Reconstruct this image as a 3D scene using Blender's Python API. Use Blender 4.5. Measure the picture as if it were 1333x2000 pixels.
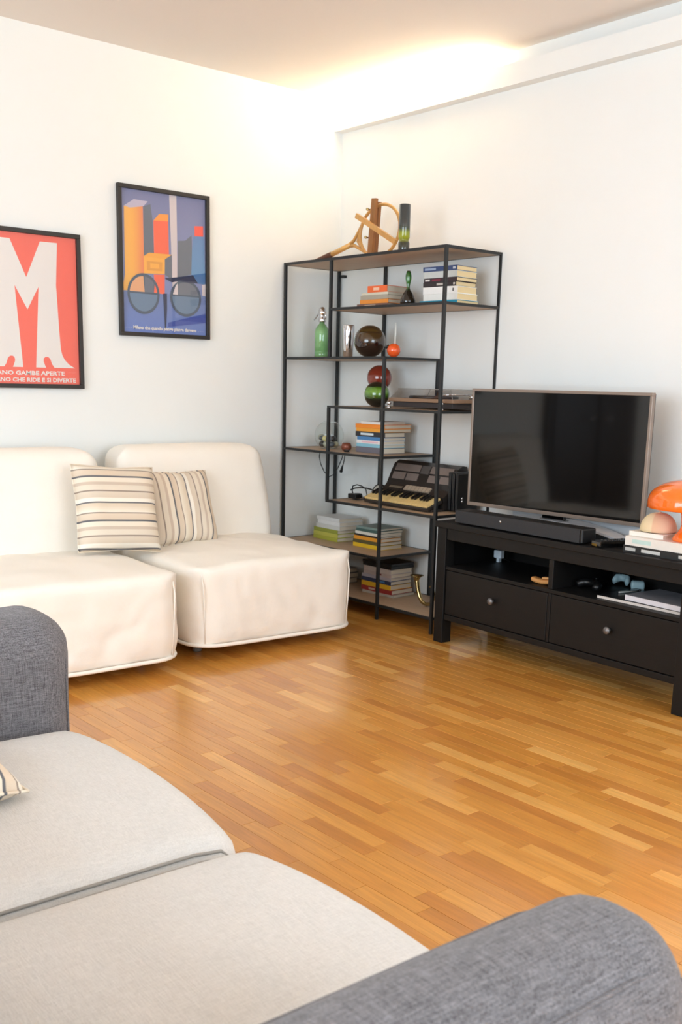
import bpy, bmesh, math, random
from mathutils import Vector, Matrix, noise
from mathutils.geometry import tessellate_polygon
random.seed(7)
PI = math.pi
for o in list(bpy.data.objects): bpy.data.objects.remove(o)
scn = bpy.context.scene
COL = scn.collection

# ------------------------------------------------------------------ camera, world, lights, exposure
CAMP = Vector((-3.9796, -4.7958, 1.2373)); YAW, PITCH, ROLL, FPX, PYS = .8699, -.20774, .02276, 1989.5, 166.9
cf = Vector((math.cos(PITCH)*math.cos(YAW), math.cos(PITCH)*math.sin(YAW), math.sin(PITCH)))
r0 = Vector((math.sin(YAW), -math.cos(YAW), 0)); u0 = r0.cross(cf)
cr = math.cos(ROLL)*r0 + math.sin(ROLL)*u0; cu = -math.sin(ROLL)*r0 + math.cos(ROLL)*u0
cam_d = bpy.data.cameras.new('camera'); cam = bpy.data.objects.new('camera', cam_d); COL.objects.link(cam)
M3 = Matrix((cr, cu, -cf)).transposed()
cam.matrix_world = Matrix.Translation(CAMP) @ M3.to_4x4()
cam_d.sensor_fit = 'VERTICAL'; cam_d.sensor_height = 36; cam_d.lens = FPX*36/2000; cam_d.shift_y = PYS/2000
cam_d.clip_start = .05
cam_d.dof.use_dof = True; cam_d.dof.focus_distance = 3.0; cam_d.dof.aperture_fstop = 8
scn.camera = cam
def px(p):
    d = Vector(p)-CAMP; z = d.dot(cf)
    return 666.5+FPX*d.dot(cr)/z, 1000+PYS-FPX*d.dot(cu)/z, z

w = bpy.data.worlds.new('sky'); scn.world = w; w.use_nodes = True
w.node_tree.nodes['Background'].inputs[0].default_value = (.75, .85, 1, 1)
w.node_tree.nodes['Background'].inputs[1].default_value = 1.0
RX, RY, RZ = 6.0, 6.8, 2.7955            # room size
def area(name, loc, rot, sx, sy, power, col):
    l = bpy.data.lights.new(name, 'AREA'); l.shape = 'RECTANGLE'; l.size = sx; l.size_y = sy; l.energy = power; l.color = col
    o = bpy.data.objects.new(name, l); COL.objects.link(o); o.location = loc; o.rotation_euler = rot; return o
# daylight: window behind the grey sofa, plus one added to light chair fronts
area('daylight_area', (-RX+.02, -3.3, 1.5), (0, -PI/2, 0), 1.9, 3.4, 190, (.74, .88, .995))
area('daylight_area', (-2.2, -RY+.02, 1.5), (PI/2, 0, 0), 2.6, 1.9, 110, (.74, .88, .995))  # light of the added window, brightens the white chair fronts
scn.view_settings.view_transform = 'Standard'; scn.view_settings.look = 'None'
scn.view_settings.gamma = 1; scn.view_settings.use_curve_mapping = False
scn.view_settings.exposure = -0.16
scn.cycles.max_bounces = 10; scn.cycles.diffuse_bounces = 6; scn.cycles.glossy_bounces = 4
scn.cycles.transmission_bounces = 8; scn.cycles.transparent_max_bounces = 12
scn.cycles.sample_clamp_indirect = 30
scn.cycles.caustics_reflective = False; scn.cycles.caustics_refractive = False
LED_STRENGTH = 110

# ------------------------------------------------------------------ materials
def lin(c):
    return tuple((v/255/12.92 if v/255 <= .04045 else ((v/255+.055)/1.055)**2.4) for v in c)
MATS = {}
def nt(name):
    m = bpy.data.materials.new(name); m.use_nodes = True
    t = m.node_tree; b = t.nodes['Principled BSDF']; return m, t, b
def N(t, typ, **kw):
    n = t.nodes.new(typ)
    for k, v in kw.items(): setattr(n, k, v)
    return n
def pm(name, rgb, rough=.5, metal=0, var=.08, scale=25, bump=0, bscale=300, coat=0, stretch=(1, 1, 1), trans=0, ior=1.5, spec=.5, sheen=0):
    if name in MATS: return MATS[name]
    m, t, b = nt(name); c = lin(rgb)
    tc = N(t, 'ShaderNodeTexCoord'); mp = N(t, 'ShaderNodeMapping'); mp.inputs['Scale'].default_value = stretch
    t.links.new(tc.outputs['Object'], mp.inputs[0])
    ns = N(t, 'ShaderNodeTexNoise'); ns.inputs['Scale'].default_value = scale; ns.inputs['Detail'].default_value = 4
    t.links.new(mp.outputs[0], ns.inputs[0])
    mx = N(t, 'ShaderNodeMix', data_type='RGBA')
    mx.inputs['A'].default_value = tuple(max(0, v*(1-var)) for v in c)+(1,)
    mx.inputs['B'].default_value = tuple(min(1, v*(1+var)) for v in c)+(1,)
    t.links.new(ns.outputs['Fac'], mx.inputs['Factor']); t.links.new(mx.outputs['Result'], b.inputs['Base Color'])
    b.inputs['Roughness'].default_value = rough; b.inputs['Metallic'].default_value = metal
    b.inputs['Coat Weight'].default_value = coat; b.inputs['Coat Roughness'].default_value = .05
    b.inputs['Transmission Weight'].default_value = trans; b.inputs['IOR'].default_value = ior
    b.inputs['Specular IOR Level'].default_value = spec
    b.inputs['Sheen Weight'].default_value = sheen
    if bump:
        n2 = N(t, 'ShaderNodeTexNoise'); n2.inputs['Scale'].default_value = bscale; n2.inputs['Detail'].default_value = 3
        t.links.new(mp.outputs[0], n2.inputs[0])
        bp = N(t, 'ShaderNodeBump'); bp.inputs['Strength'].default_value = bump; bp.inputs['Distance'].default_value = .002
        t.links.new(n2.outputs['Fac'], bp.inputs['Height']); t.links.new(bp.outputs[0], b.inputs['Normal'])
    MATS[name] = m; return m
def weave(name, ca, cb, sc=420, rough=.9, bump=.35, big=.12):
    """melange woven cloth: two crossed thread noises"""
    m, t, b = nt(name); tc = N(t, 'ShaderNodeTexCoord'); hs = []
    for st in ((1, .07, 1), (.07, 1, 1), (1, 1, .07)):
        mp = N(t, 'ShaderNodeMapping'); mp.inputs['Scale'].default_value = st; t.links.new(tc.outputs['Object'], mp.inputs[0])
        ns = N(t, 'ShaderNodeTexNoise'); ns.inputs['Scale'].default_value = sc; ns.inputs['Detail'].default_value = 2
        t.links.new(mp.outputs[0], ns.inputs[0]); hs.append(ns)
    ad = N(t, 'ShaderNodeMath', operation='ADD'); t.links.new(hs[0].outputs['Fac'], ad.inputs[0]); t.links.new(hs[1].outputs['Fac'], ad.inputs[1])
    a2 = N(t, 'ShaderNodeMath', operation='ADD'); t.links.new(ad.outputs[0], a2.inputs[0]); t.links.new(hs[2].outputs['Fac'], a2.inputs[1])
    mr = N(t, 'ShaderNodeMapRange'); mr.inputs['From Min'].default_value = 1.15; mr.inputs['From Max'].default_value = 1.85
    t.links.new(a2.outputs[0], mr.inputs['Value'])
    bg = N(t, 'ShaderNodeTexNoise'); bg.inputs['Scale'].default_value = 6; t.links.new(tc.outputs['Object'], bg.inputs[0])
    mx = N(t, 'ShaderNodeMix', data_type='RGBA'); mx.inputs['A'].default_value = lin(ca)+(1,); mx.inputs['B'].default_value = lin(cb)+(1,)
    t.links.new(mr.outputs[0], mx.inputs['Factor'])
    hv = N(t, 'ShaderNodeHueSaturation'); m2 = N(t, 'ShaderNodeMapRange'); m2.inputs['To Min'].default_value = 1-big; m2.inputs['To Max'].default_value = 1+big
    t.links.new(bg.outputs['Fac'], m2.inputs['Value']); t.links.new(m2.outputs[0], hv.inputs['Value']); t.links.new(mx.outputs['Result'], hv.inputs['Color'])
    t.links.new(hv.outputs[0], b.inputs['Base Color'])
    b.inputs['Roughness'].default_value = rough; b.inputs['Sheen Weight'].default_value = .15; b.inputs['Specular IOR Level'].default_value = .2
    bp = N(t, 'ShaderNodeBump'); bp.inputs['Strength'].default_value = bump; bp.inputs['Distance'].default_value = .002
    t.links.new(a2.outputs[0], bp.inputs['Height']); t.links.new(bp.outputs[0], b.inputs['Normal'])
    MATS[name] = m; return m
def ramp_axis(name, axis, stops, rough=.1, interp='LINEAR', coat=0, trans=0, bump=0, metal=0, gen=True, period=None):
    """colour varies along a local axis (glaze bands, printed gradients, woven stripes)"""
    m, t, b = nt(name); tc = N(t, 'ShaderNodeTexCoord'); sp = N(t, 'ShaderNodeSeparateXYZ')
    t.links.new(tc.outputs['Generated' if gen else 'Object'], sp.inputs[0]); src = sp.outputs[axis]
    if period:
        f1 = N(t, 'ShaderNodeMath', operation='MULTIPLY'); f1.inputs[1].default_value = 1/period; t.links.new(src, f1.inputs[0])
        f2 = N(t, 'ShaderNodeMath', operation='FRACT'); t.links.new(f1.outputs[0], f2.inputs[0]); src = f2.outputs[0]
    rp = N(t, 'ShaderNodeValToRGB'); rp.color_ramp.interpolation = interp
    els = rp.color_ramp.elements
    while len(els) < len(stops): els.new(.5)
    for e, (p, c) in zip(els, stops): e.position = p; e.color = lin(c)+(1,)
    t.links.new(src, rp.inputs[0]); t.links.new(rp.outputs[0], b.inputs['Base Color'])
    b.inputs['Roughness'].default_value = rough; b.inputs['Coat Weight'].default_value = coat; b.inputs['Metallic'].default_value = metal
    b.inputs['Transmission Weight'].default_value = trans
    if bump:
        n2 = N(t, 'ShaderNodeTexNoise'); n2.inputs['Scale'].default_value = 500; t.links.new(tc.outputs['Object'], n2.inputs[0])
        bp = N(t, 'ShaderNodeBump'); bp.inputs['Strength'].default_value = bump; bp.inputs['Distance'].default_value = .002
        t.links.new(n2.outputs['Fac'], bp.inputs['Height']); t.links.new(bp.outputs[0], b.inputs['Normal'])
    MATS[name] = m; return m
def emit(name, col, s):
    m, t, b = nt(name); b.inputs['Base Color'].default_value = (1, 1, 1, 1)
    b.inputs['Emission Color'].default_value = col+(1,); b.inputs['Emission Strength'].default_value = s; return m
def pane(name, tint=(1, 1, 1), rough=.0, ior=1.45):
    """thin clear pane: transparent body with mirror reflection by Fresnel"""
    m = bpy.data.materials.new(name); m.use_nodes = True; t = m.node_tree; t.nodes.clear()
    out = N(t, 'ShaderNodeOutputMaterial'); mx = N(t, 'ShaderNodeMixShader'); tr = N(t, 'ShaderNodeBsdfTransparent'); gl = N(t, 'ShaderNodeBsdfGlossy')
    lw = N(t, 'ShaderNodeLayerWeight'); gl.inputs['Roughness'].default_value = rough
    pw_ = N(t, 'ShaderNodeMath', operation='POWER'); pw_.inputs[1].default_value = 4; t.links.new(lw.outputs['Facing'], pw_.inputs[0])
    mr = N(t, 'ShaderNodeMapRange'); f0 = ((ior-1)/(ior+1))**2; mr.inputs['To Min'].default_value = f0; mr.inputs['To Max'].default_value = .75; t.links.new(pw_.outputs[0], mr.inputs['Value'])
    tr.inputs[0].default_value = tint+(1,)
    t.links.new(mr.outputs[0], mx.inputs[0]); t.links.new(tr.outputs[0], mx.inputs[1]); t.links.new(gl.outputs[0], mx.inputs[2]); t.links.new(mx.outputs[0], out.inputs[0])
    return m
def wood_floor(name, island):
    m, t, b = nt(name)
    tc = N(t, 'ShaderNodeTexCoord')
    if island: g = N(t, 'ShaderNodeNewGeometry'); rnd = g.outputs['Random Per Island']
    else: g = N(t, 'ShaderNodeObjectInfo'); rnd = g.outputs['Random']
    rp = N(t, 'ShaderNodeValToRGB'); els = rp.color_ramp.elements
    for i, (p, c) in enumerate(((0, (190, 125, 54)), (.3, (202, 139, 60)), (.6, (208, 146, 66)), (.88, (216, 156, 77)), (1, (230, 178, 101)))):
        e = els[i] if i < 2 else els.new(p); e.position = p; e.color = lin(c)+(1,)
    els[1].position = .3; els[1].color = lin((202, 139, 60))+(1,)
    t.links.new(rnd, rp.inputs[0])
    mp = N(t, 'ShaderNodeMapping'); mp.inputs['Scale'].default_value = (60, 4, 20)
    cb = N(t, 'ShaderNodeCombineXYZ'); ml = N(t, 'ShaderNodeMath', operation='MULTIPLY'); ml.inputs[1].default_value = 37
    t.links.new(rnd, ml.inputs[0])
    for i in range(3): t.links.new(ml.outputs[0], cb.inputs[i])
    t.links.new(tc.outputs['Object'], mp.inputs[0]); t.links.new(cb.outputs[0], mp.inputs['Location'])
    ns = N(t, 'ShaderNodeTexNoise'); ns.inputs['Scale'].default_value = 1.6; ns.inputs['Detail'].default_value = 6; ns.inputs['Distortion'].default_value = .6
    t.links.new(mp.outputs[0], ns.inputs[0])
    mr = N(t, 'ShaderNodeMapRange'); mr.inputs['From Min'].default_value = .3; mr.inputs['From Max'].default_value = .7; mr.inputs['To Min'].default_value = .86; mr.inputs['To Max'].default_value = 1.10
    t.links.new(ns.outputs['Fac'], mr.inputs['Value'])
    hv = N(t, 'ShaderNodeHueSaturation'); t.links.new(rp.outputs[0], hv.inputs['Color']); t.links.new(mr.outputs[0], hv.inputs['Value'])
    t.links.new(hv.outputs[0], b.inputs['Base Color'])
    b.inputs['Roughness'].default_value = .3; b.inputs['Coat Weight'].default_value = .5; b.inputs['Coat Roughness'].default_value = .10
    bp = N(t, 'ShaderNodeBump'); bp.inputs['Strength'].default_value = .08; bp.inputs['Distance'].default_value = .001
    t.links.new(ns.outputs['Fac'], bp.inputs['Height']); t.links.new(bp.outputs[0], b.inputs['Normal'])
    return m

WALL = pm('white_plaster', (236.5, 238.5, 236.5), .85, var=.015, scale=3, bump=.06, bscale=160)
CEIL = pm('ceiling_paint', (236, 228, 220), .9, var=.01, scale=3, bump=.04, bscale=120)
BLACKWOOD = pm('black_brown_wood', (19, 17, 16), .5, var=.25, scale=8, bump=.12, bscale=60, stretch=(1, 12, 12), spec=.3)
BLACKMETAL = pm('black_metal', (28, 30, 31), .45, var=.1, scale=40)
SHELFBOARD = pm('brown_shelf_board', (188, 160, 132), .55, var=.15, scale=10, stretch=(1, 8, 8))
CHROME = pm('chrome', (225, 225, 228), .1, 1, var=.02)
BRASS = pm('brass', (188, 168, 118), .22, 1, var=.15, scale=60)
PLASTIC = pm('black_plastic', (18, 18, 19), .35, var=.1)
PAPER = pm('page_edges', (214, 204, 186), .9, var=.14, scale=30, stretch=(.3, .3, 40))
CREAM = pm('cream_page_edges', (226, 205, 160), .9, var=.1, scale=30, stretch=(.3, .3, 40))
CANVAS = pm('white_canvas_cover', (243, 237, 227), .9, var=.02, scale=5, bump=.22, bscale=160, spec=.2, sheen=.1)
SEATCLOTH = weave('light_grey_weave', (198, 196, 193), (218, 216, 213), 640, big=.05)
DARKCLOTH = weave('charcoal_weave', (72, 70, 73), (134, 132, 136), 520, big=.06, bump=.5)
LIGHTWOOD = pm('pale_racket_wood', (200, 150, 82), .4, var=.2, scale=12, coat=.3, stretch=(6, 6, 1))
BROWNWOOD = pm('brown_press_wood', (150, 100, 52), .5, var=.3, scale=14, stretch=(8, 8, 1))

# ------------------------------------------------------------------ mesh helpers
class MB:
    def __init__(s): s.v = []; s.f = []; s.smooth = []
    def add(s, vs, fs, sm=False):
        o = len(s.v); s.v += [Vector(v) for v in vs]; s.f += [[i+o for i in f] for f in fs]; s.smooth += [sm]*len(fs); return s
    def box(s, x0, x1, y0, y1, z0, z1, M=None):
        vs = [Vector((x, y, z)) for z in (z0, z1) for y in (y0, y1) for x in (x0, x1)]
        if M: vs = [M @ v for v in vs]
        return s.add(vs, [(0, 2, 3, 1), (4, 5, 7, 6), (0, 1, 5, 4), (2, 6, 7, 3), (0, 4, 6, 2), (1, 3, 7, 5)])
    def bbox(s, x0, x1, y0, y1, z0, z1, b=.003, M=None):
        """box with chamfered edges"""
        bm = bmesh.new(); bmesh.ops.create_cube(bm, size=1)
        for v in bm.verts: v.co = Vector(((x0+x1)/2+v.co.x*(x1-x0), (y0+y1)/2+v.co.y*(y1-y0), (z0+z1)/2+v.co.z*(z1-z0)))
        bmesh.ops.bevel(bm, geom=list(bm.edges), offset=b, segments=2, affect='EDGES', profile=.5)
        bm.verts.index_update()
        vs = [(M @ v.co if M else v.co.copy()) for v in bm.verts]; fs = [[v.index for v in f.verts] for f in bm.faces]; bm.free()
        return s.add(vs, fs)
    def lathe(s, prof, n=32, c=(0, 0, 0), M=None, cap=True):
        c = Vector(c); vs = []; fs = []; k = len(prof)
        for i in range(n):
            a = 2*PI*i/n
            for r, z in prof: vs.append(c+Vector((r*math.cos(a), r*math.sin(a), z)))
        for i in range(n):
            j = (i+1) % n
            for q in range(k-1): fs.append((i*k+q, j*k+q, j*k+q+1, i*k+q+1))
        if cap:
            if prof[0][0] > 1e-5: fs.append([i*k for i in range(n)][::-1])
            if prof[-1][0] > 1e-5: fs.append([i*k+k-1 for i in range(n)])
        if M: vs = [M @ v for v in vs]
        return s.add(vs, fs, True)
    def tube(s, pts, r, n=8, closed=False, M=None):
        P = [Vector(p) for p in pts]; R = r if isinstance(r, (list, tuple)) else [r]*len(P)
        vs = []; up = Vector((0, 0, 1)); prev = None; L = len(P)
        for i, p in enumerate(P):
            a = P[(i-1) % L] if closed else P[max(i-1, 0)]; b = P[(i+1) % L] if closed else P[min(i+1, L-1)]
            d = (b-a).normalized()
            if prev is None:
                ref = up if abs(d.dot(up)) < .9 else Vector((1, 0, 0)); e1 = d.cross(ref).normalized()
            else: e1 = (prev-d*prev.dot(d)).normalized()
            prev = e1; e2 = d.cross(e1)
            for k in range(n):
                t = 2*PI*k/n; vs.append(p+R[i]*(math.cos(t)*e1+math.sin(t)*e2))
        fs = []
        for i in range(L if closed else L-1):
            j = (i+1) % L
            for k in range(n): fs.append((i*n+k, i*n+(k+1) % n, j*n+(k+1) % n, j*n+k))
        if not closed: fs += [list(range(n))[::-1], [(L-1)*n+k for k in range(n)]]
        if M: vs = [M @ v for v in vs]
        return s.add(vs, fs, True)
    def prism(s, poly, t0, t1, plane='xz', M=None):
        n = len(poly)
        def mk(a, b, t): return {'xz': Vector((a, t, b)), 'xy': Vector((a, b, t)), 'yz': Vector((t, a, b))}[plane]
        vs = [mk(a, b, t0) for a, b in poly]+[mk(a, b, t1) for a, b in poly]
        if M: vs = [M @ v for v in vs]
        return s.add(vs, [list(range(n)), [n+i for i in range(n)][::-1]]+[(i, n+i, n+(i+1) % n, (i+1) % n) for i in range(n)])
    def mesh(s, name='mesh'):
        me = bpy.data.meshes.new(name); me.from_pydata([tuple(v) for v in s.v], [], s.f); me.update()
        bm = bmesh.new(); bm.from_mesh(me); bmesh.ops.recalc_face_normals(bm, faces=bm.faces); bm.to_mesh(me); bm.free()
        me.polygons.foreach_set('use_smooth', s.smooth); me.update(); return me
def obj(name, me, mat, parent=None, loc=None, rot=None):
    if isinstance(me, MB): me = me.mesh(name)
    if mat is not None and not me.materials: me.materials.append(mat)
    o = bpy.data.objects.new(name, me); COL.objects.link(o)
    if parent: o.parent = parent
    if loc is not None: o.location = loc
    if rot is not None: o.rotation_euler = rot
    return o
def tag(o, label, cat, group=None, kind=None):
    if label: o['label'] = label
    if cat: o['category'] = cat
    if group: o['group'] = group
    if kind: o['kind'] = kind
    return o
def thing(name, label, cat, loc=(0, 0, 0), rotz=0, group=None):
    o = bpy.data.objects.new(name, None); o.empty_display_size = .05; COL.objects.link(o)
    o.location = loc; o.rotation_euler = (0, 0, rotz); return tag(o, label, cat, group)
def struct(name, me, mat, label, cat, parent=None):
    o = obj(name, me, mat, parent)
    if not parent: tag(o, label, cat, kind='structure')
    return o
def rbox(x0, x1, y0, y1, z0, z1, r, step=.03, fn=None):
    """dense rounded box whose vertices go through fn for drape, crown and wrinkles"""
    mb = MB(); C = Vector(((x0+x1)/2, (y0+y1)/2, (z0+z1)/2)); H = Vector(((x1-x0)/2, (y1-y0)/2, (z1-z0)/2))
    n = [max(4, int(2*h/step)) for h in H]; idx = {}; vs = []; fs = []
    def vid(i, j, k):
        key = (i, j, k)
        if key not in idx:
            p = Vector((-H.x+2*H.x*i/n[0], -H.y+2*H.y*j/n[1], -H.z+2*H.z*k/n[2]))
            q = Vector([max(-h+r, min(h-r, c)) for c, h in zip(p, H)]); d = p-q
            if d.length > 1e-9:
                # even out the spacing on the rounding
                p = q+d.normalized()*min(r, max(abs(d.x), abs(d.y), abs(d.z)) if sum(abs(c) > 1e-9 for c in d) == 1 else r)
            p = p+C
            nv = d.normalized() if d.length > 1e-9 else Vector((0, 0, 1))
            if fn: p = fn(p, nv)
            idx[key] = len(vs); vs.append(p)
        return idx[key]
    a, b, c = n
    for i in range(a):
        for j in range(b):
            fs.append((vid(i, j, 0), vid(i, j+1, 0), vid(i+1, j+1, 0), vid(i+1, j, 0))); fs.append((vid(i, j, c), vid(i+1, j, c), vid(i+1, j+1, c), vid(i, j+1, c)))
    for i in range(a):
        for k in range(c):
            fs.append((vid(i, 0, k), vid(i+1, 0, k), vid(i+1, 0, k+1), vid(i, 0, k+1))); fs.append((vid(i, b, k), vid(i, b, k+1), vid(i+1, b, k+1), vid(i+1, b, k)))
    for j in range(b):
        for k in range(c):
            fs.append((vid(0, j, k), vid(0, j, k+1), vid(0, j+1, k+1), vid(0, j+1, k))); fs.append((vid(a, j, k), vid(a, j+1, k), vid(a, j+1, k+1), vid(a, j, k+1)))
    return mb.add(vs, fs, True)
def text_mesh(txt, size, bold=.0, cx=None, x0=0, z0=0, width=None, y=0):
    cu_ = bpy.data.curves.new('t', 'FONT'); cu_.body = txt; cu_.size = size; cu_.offset = bold; cu_.resolution_u = 2
    o = bpy.data.objects.new('t', cu_); COL.objects.link(o)
    bpy.context.view_layer.update(); me = bpy.data.meshes.new_from_object(o.evaluated_get(bpy.context.evaluated_depsgraph_get()))
    bpy.data.objects.remove(o); bpy.data.curves.remove(cu_)
    xs = [v.co.x for v in me.vertices]; a, b = min(xs), max(xs); k = (width/(b-a)) if width else 1
    for v in me.vertices:
        X = (v.co.x-a)*k; Z = v.co.y
        v.co = Vector((x0+X, y, z0+Z))
    return me
def poly_mesh(poly, y):
    vs = [Vector((a, 0, b)) for a, b in poly]; tr = tessellate_polygon([vs])
    me = bpy.data.meshes.new('print'); fs = []
    for t3 in tr:
        p, q, r = [vs[i] for i in t3]
        fs.append(t3 if (q-p).cross(r-p).y < 0 else t3[::-1])
    me.from_pydata([(v.x, y, v.z) for v in vs], [], fs); me.update(); return me
nz = lambda x, y, z: noise.noise(Vector((x, y, z)))

# ------------------------------------------------------------------ room shell
def slab(x0, x1, y0, y1, z0, z1): return MB().box(x0, x1, y0, y1, z0, z1)
struct('ceiling', slab(-RX-.2, .2, -RY-.2, .2, RZ, RZ+.15), CEIL, 'pale matt plaster ceiling of the living room', 'ceiling')
struct('wall_left', slab(-RX-.2, .2, 0, .2, -.1, RZ), WALL, 'white plaster wall with the two framed posters', 'wall')
struct('wall_right', slab(0, .2, -RY-.2, 0, -.1, RZ), WALL, 'white plaster wall behind the shelf and television', 'wall')
wb = MB()
wb.box(-RX-.2, -3.5, -RY-.2, -RY, -.1, RZ); wb.box(-.9, 0, -RY-.2, -RY, -.1, RZ); wb.box(-3.5, -.9, -RY-.2, -RY, -.1, .55); wb.box(-3.5, -.9, -RY-.2, -RY, 2.45, RZ)
struct('wall_back', wb, WALL, 'white plaster wall behind the camera with an added window', 'wall')
ww = MB()
ww.box(-RX-.2, -RX, -RY, -5, -.1, RZ); ww.box(-RX-.2, -RX, -1.6, 0, -.1, RZ); ww.box(-RX-.2, -RX, -5, -1.6, -.1, .55); ww.box(-RX-.2, -RX, -5, -1.6, 2.45, RZ)
struct('wall_window', ww, WALL, 'white plaster window wall behind the grey sofa', 'wall')
WFR = pm('white_window_frame', (236, 236, 234), .4, var=.02); WGL = pane('window_glass')
def window(name, M, w_, h_, label):
    f = MB(); t = .06
    f.box(0, w_, -.04, .04, 0, t, M); f.box(0, w_, -.04, .04, h_-t, h_, M); f.box(0, t, -.04, .04, t, h_-t, M); f.box(w_-t, w_, -.04, .04, t, h_-t, M); f.box(w_/2-.03, w_/2+.03, -.04, .04, t, h_-t, M)
    o = struct(name, f, WFR, label, 'window')
    for a, b in ((t, w_/2-.03), (w_/2+.03, w_-t)): obj('window_pane', MB().box(a, b, -.004, .004, t, h_-t, M), WGL, o)
window('window_1', Matrix.Translation((-RX-.12, -5, .55)) @ Matrix.Rotation(PI/2, 4, 'Z'), 3.4, 1.9, 'wide white framed window behind the grey sofa')
window('added_window', Matrix.Translation((-3.5, -RY-.12, .55)), 2.6, 1.9, 'white framed window added behind the camera to light the chair fronts')  # unseen window, added for the light on the chairs
# doorway on the poster wall, out of frame, mirrored by the television screen
DOORW = pm('dark_door_wood', (52, 36, 26), .4, var=.2, scale=6, stretch=(8, 8, 1))
do = struct('door_1', MB().bbox(-4.35, -3.0, -.05, -.001, 0.012, 2.12, .006), DOORW, 'dark brown wooden double door beyond the red poster', 'door')
for k in range(2):
    obj('door_panel', MB().bbox(-4.29+k*.66, -3.72+k*.66, -.066, -.05, .12, 2.02, .006), DOORW, do)
    obj('door_handle', MB().tube([(-3.76+k*.16, -.066, 1.0), (-3.76+k*.16, -.11, 1.0), (-3.86+k*.36, -.11, 1.0)], .009), CHROME, do)
# cove ledge along the right wall
cv = MB(); SX, SZ0, SZ1 = -.06, 2.6258, 2.722
cv.prism([(0, SZ0), (SX, SZ0), (SX, SZ1), (SX+.036, SZ1), (SX+.036, SZ1-.010), (SX+.012, SZ1-.010), (SX+.012, SZ0+.012), (0, SZ0+.012)], -RY, 0, 'xz')
struct('trim_1', cv, WALL, 'white plaster light cove ledge running along the top of the television wall', 'cove')
LEDM = emit('warm_led', (1.0, .80, .52), LED_STRENGTH)
for a, b, lb in ((-.05, -1.18, 'glowing warm strip light in the cove above the bookshelf'), (-4.0, -5.9, 'glowing warm strip light in the cove towards the near end of the television wall')):
    t = thing('strip_light', lb, 'light', (-.040, (a+b)/2, SZ1+.0004)); hl = (a-b)/2
    obj('channel', MB().box(-.014, .014, -hl, hl, 0, .005), WFR, t)
    obj('diffuser', MB().tube([(0, -hl+.006, .0155), (0, 0, .0155), (0, hl-.006, .0155)], .010, 14), LEDM, t)
    for y_ in (-hl, hl-.0055): obj('end_cap', MB().box(-.012, .012, y_, y_+.0055, .0055, .028), WFR, t)
struct('baseboard_left', MB().box(-2.98, -.001, -.014, -.001, .0105, .075), WALL, 'low white skirting along the poster wall', 'baseboard')
struct('baseboard_right', MB().box(-.014, -.001, -RY+.01, -.016, .0105, .075), WALL, 'low white skirting along the television wall', 'baseboard')

# floor of oak strips laid parallel to the television wall
fl = struct('floor', slab(-RX-.2, .2, -RY-.2, .2, -.1, -.004), pm('floor_bed', (70, 40, 18), .8), 'glossy honey coloured oak strip parquet floor', 'floor')
PW = .052; FM = wood_floor('oak_strip', False); FI = wood_floor('oak_strip_far', True)
LENS = (.27, .33, .40, .48); PM_ = {}
def plank_mesh(L):
    if L not in PM_:
        b = MB().bbox(-PW/2+.0004, PW/2-.0004, -L/2+.0005, L/2-.0005, -.012, 0, .0006)
        PM_[L] = b.mesh('plank'); PM_[L].materials.append(FM)
    return PM_[L]
cells = []; x = -.002-PW/2; row = 0
while x > -RX:
    y = -.002+random.uniform(0, .0); first = True
    y = -.001
    while y > -RY:
        L = random.choice(LENS)
        if first: L = random.choice((.27, .33)); y += random.uniform(0, .0); first = False
        if y-L < -RY: break
        cells.append((x, y-L/2, L)); y -= L
    x -= PW; row += 1
def seen(c):
    X, Y, z = px((c[0], c[1], 0))
    if z < .3 or not (-40 < X < 1370 and 1180 < Y < 1900): return 0
    if c[0] < -2.85 or c[1] > -1.0: return 0
    # hidden by sofa: its silhouette on the floor
    if X < 130 and Y > 1150: return 0
    if X < 820 and Y > 1425+(X-130)*.6: return 0
    return PW*c[2]/(z*z)
vis = sorted([c for c in cells if seen(c) > 0], key=seen, reverse=True)[:300]
vset = set(vis); rest = MB()
for c in vis:
    obj('plank', plank_mesh(c[2]), FM, fl, (c[0], c[1], random.uniform(-.0002, .0002)))
for X, Y, L in cells:
    if (X, Y, L) not in vset: rest.box(X-PW/2+.0004, X+PW/2-.0004, Y-L/2+.0005, Y+L/2-.0005, -.012, 0)
o = obj('planks', rest, FI, fl); o['kind'] = 'stuff'

# ------------------------------------------------------------------ framed posters
PWD, PHT = .53, .726
FRAMEM = pm('dark_frame', (40, 36, 34), .4, var=.1); GLASS = pane('poster_glass', ior=1.42)
def flat(name, rgb): return pm(name, rgb, .7, var=.02)
def poster(name, label, cx, cz, bg, tilt=0):
    t = thing(name, label, 'poster', (cx, -.003, cz)); t.rotation_euler = (0, tilt, 0); W2, H2, q = PWD/2, PHT/2, .02
    for a in ((-W2, W2, H2-q, H2), (-W2, W2, -H2, -H2+q), (-W2, -W2+q, -H2+q, H2-q), (W2-q, W2, -H2+q, H2-q)):
        obj('frame_bar', MB().bbox(a[0], a[1], -.022, 0, a[2], a[3], .0015), FRAMEM, t)
    pr = obj('print', MB().box(-W2+q, W2-q, -.006, -.002, -H2+q, H2-q), bg, t)
    obj('glass', MB().box(-W2+q, W2-q, -.0145, -.0125, -H2+q, H2-q), GLASS, t)
    return t, pr
REDP = flat('poster_red', (246, 104, 84)); WHT = flat('poster_white', (236, 230, 226))  # print red paled to include the haze reflected in the glass
t, pr = poster('framed_poster', 'black framed red poster with a big white letter M on legs', -1.9125, 1.542, REDP)
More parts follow.
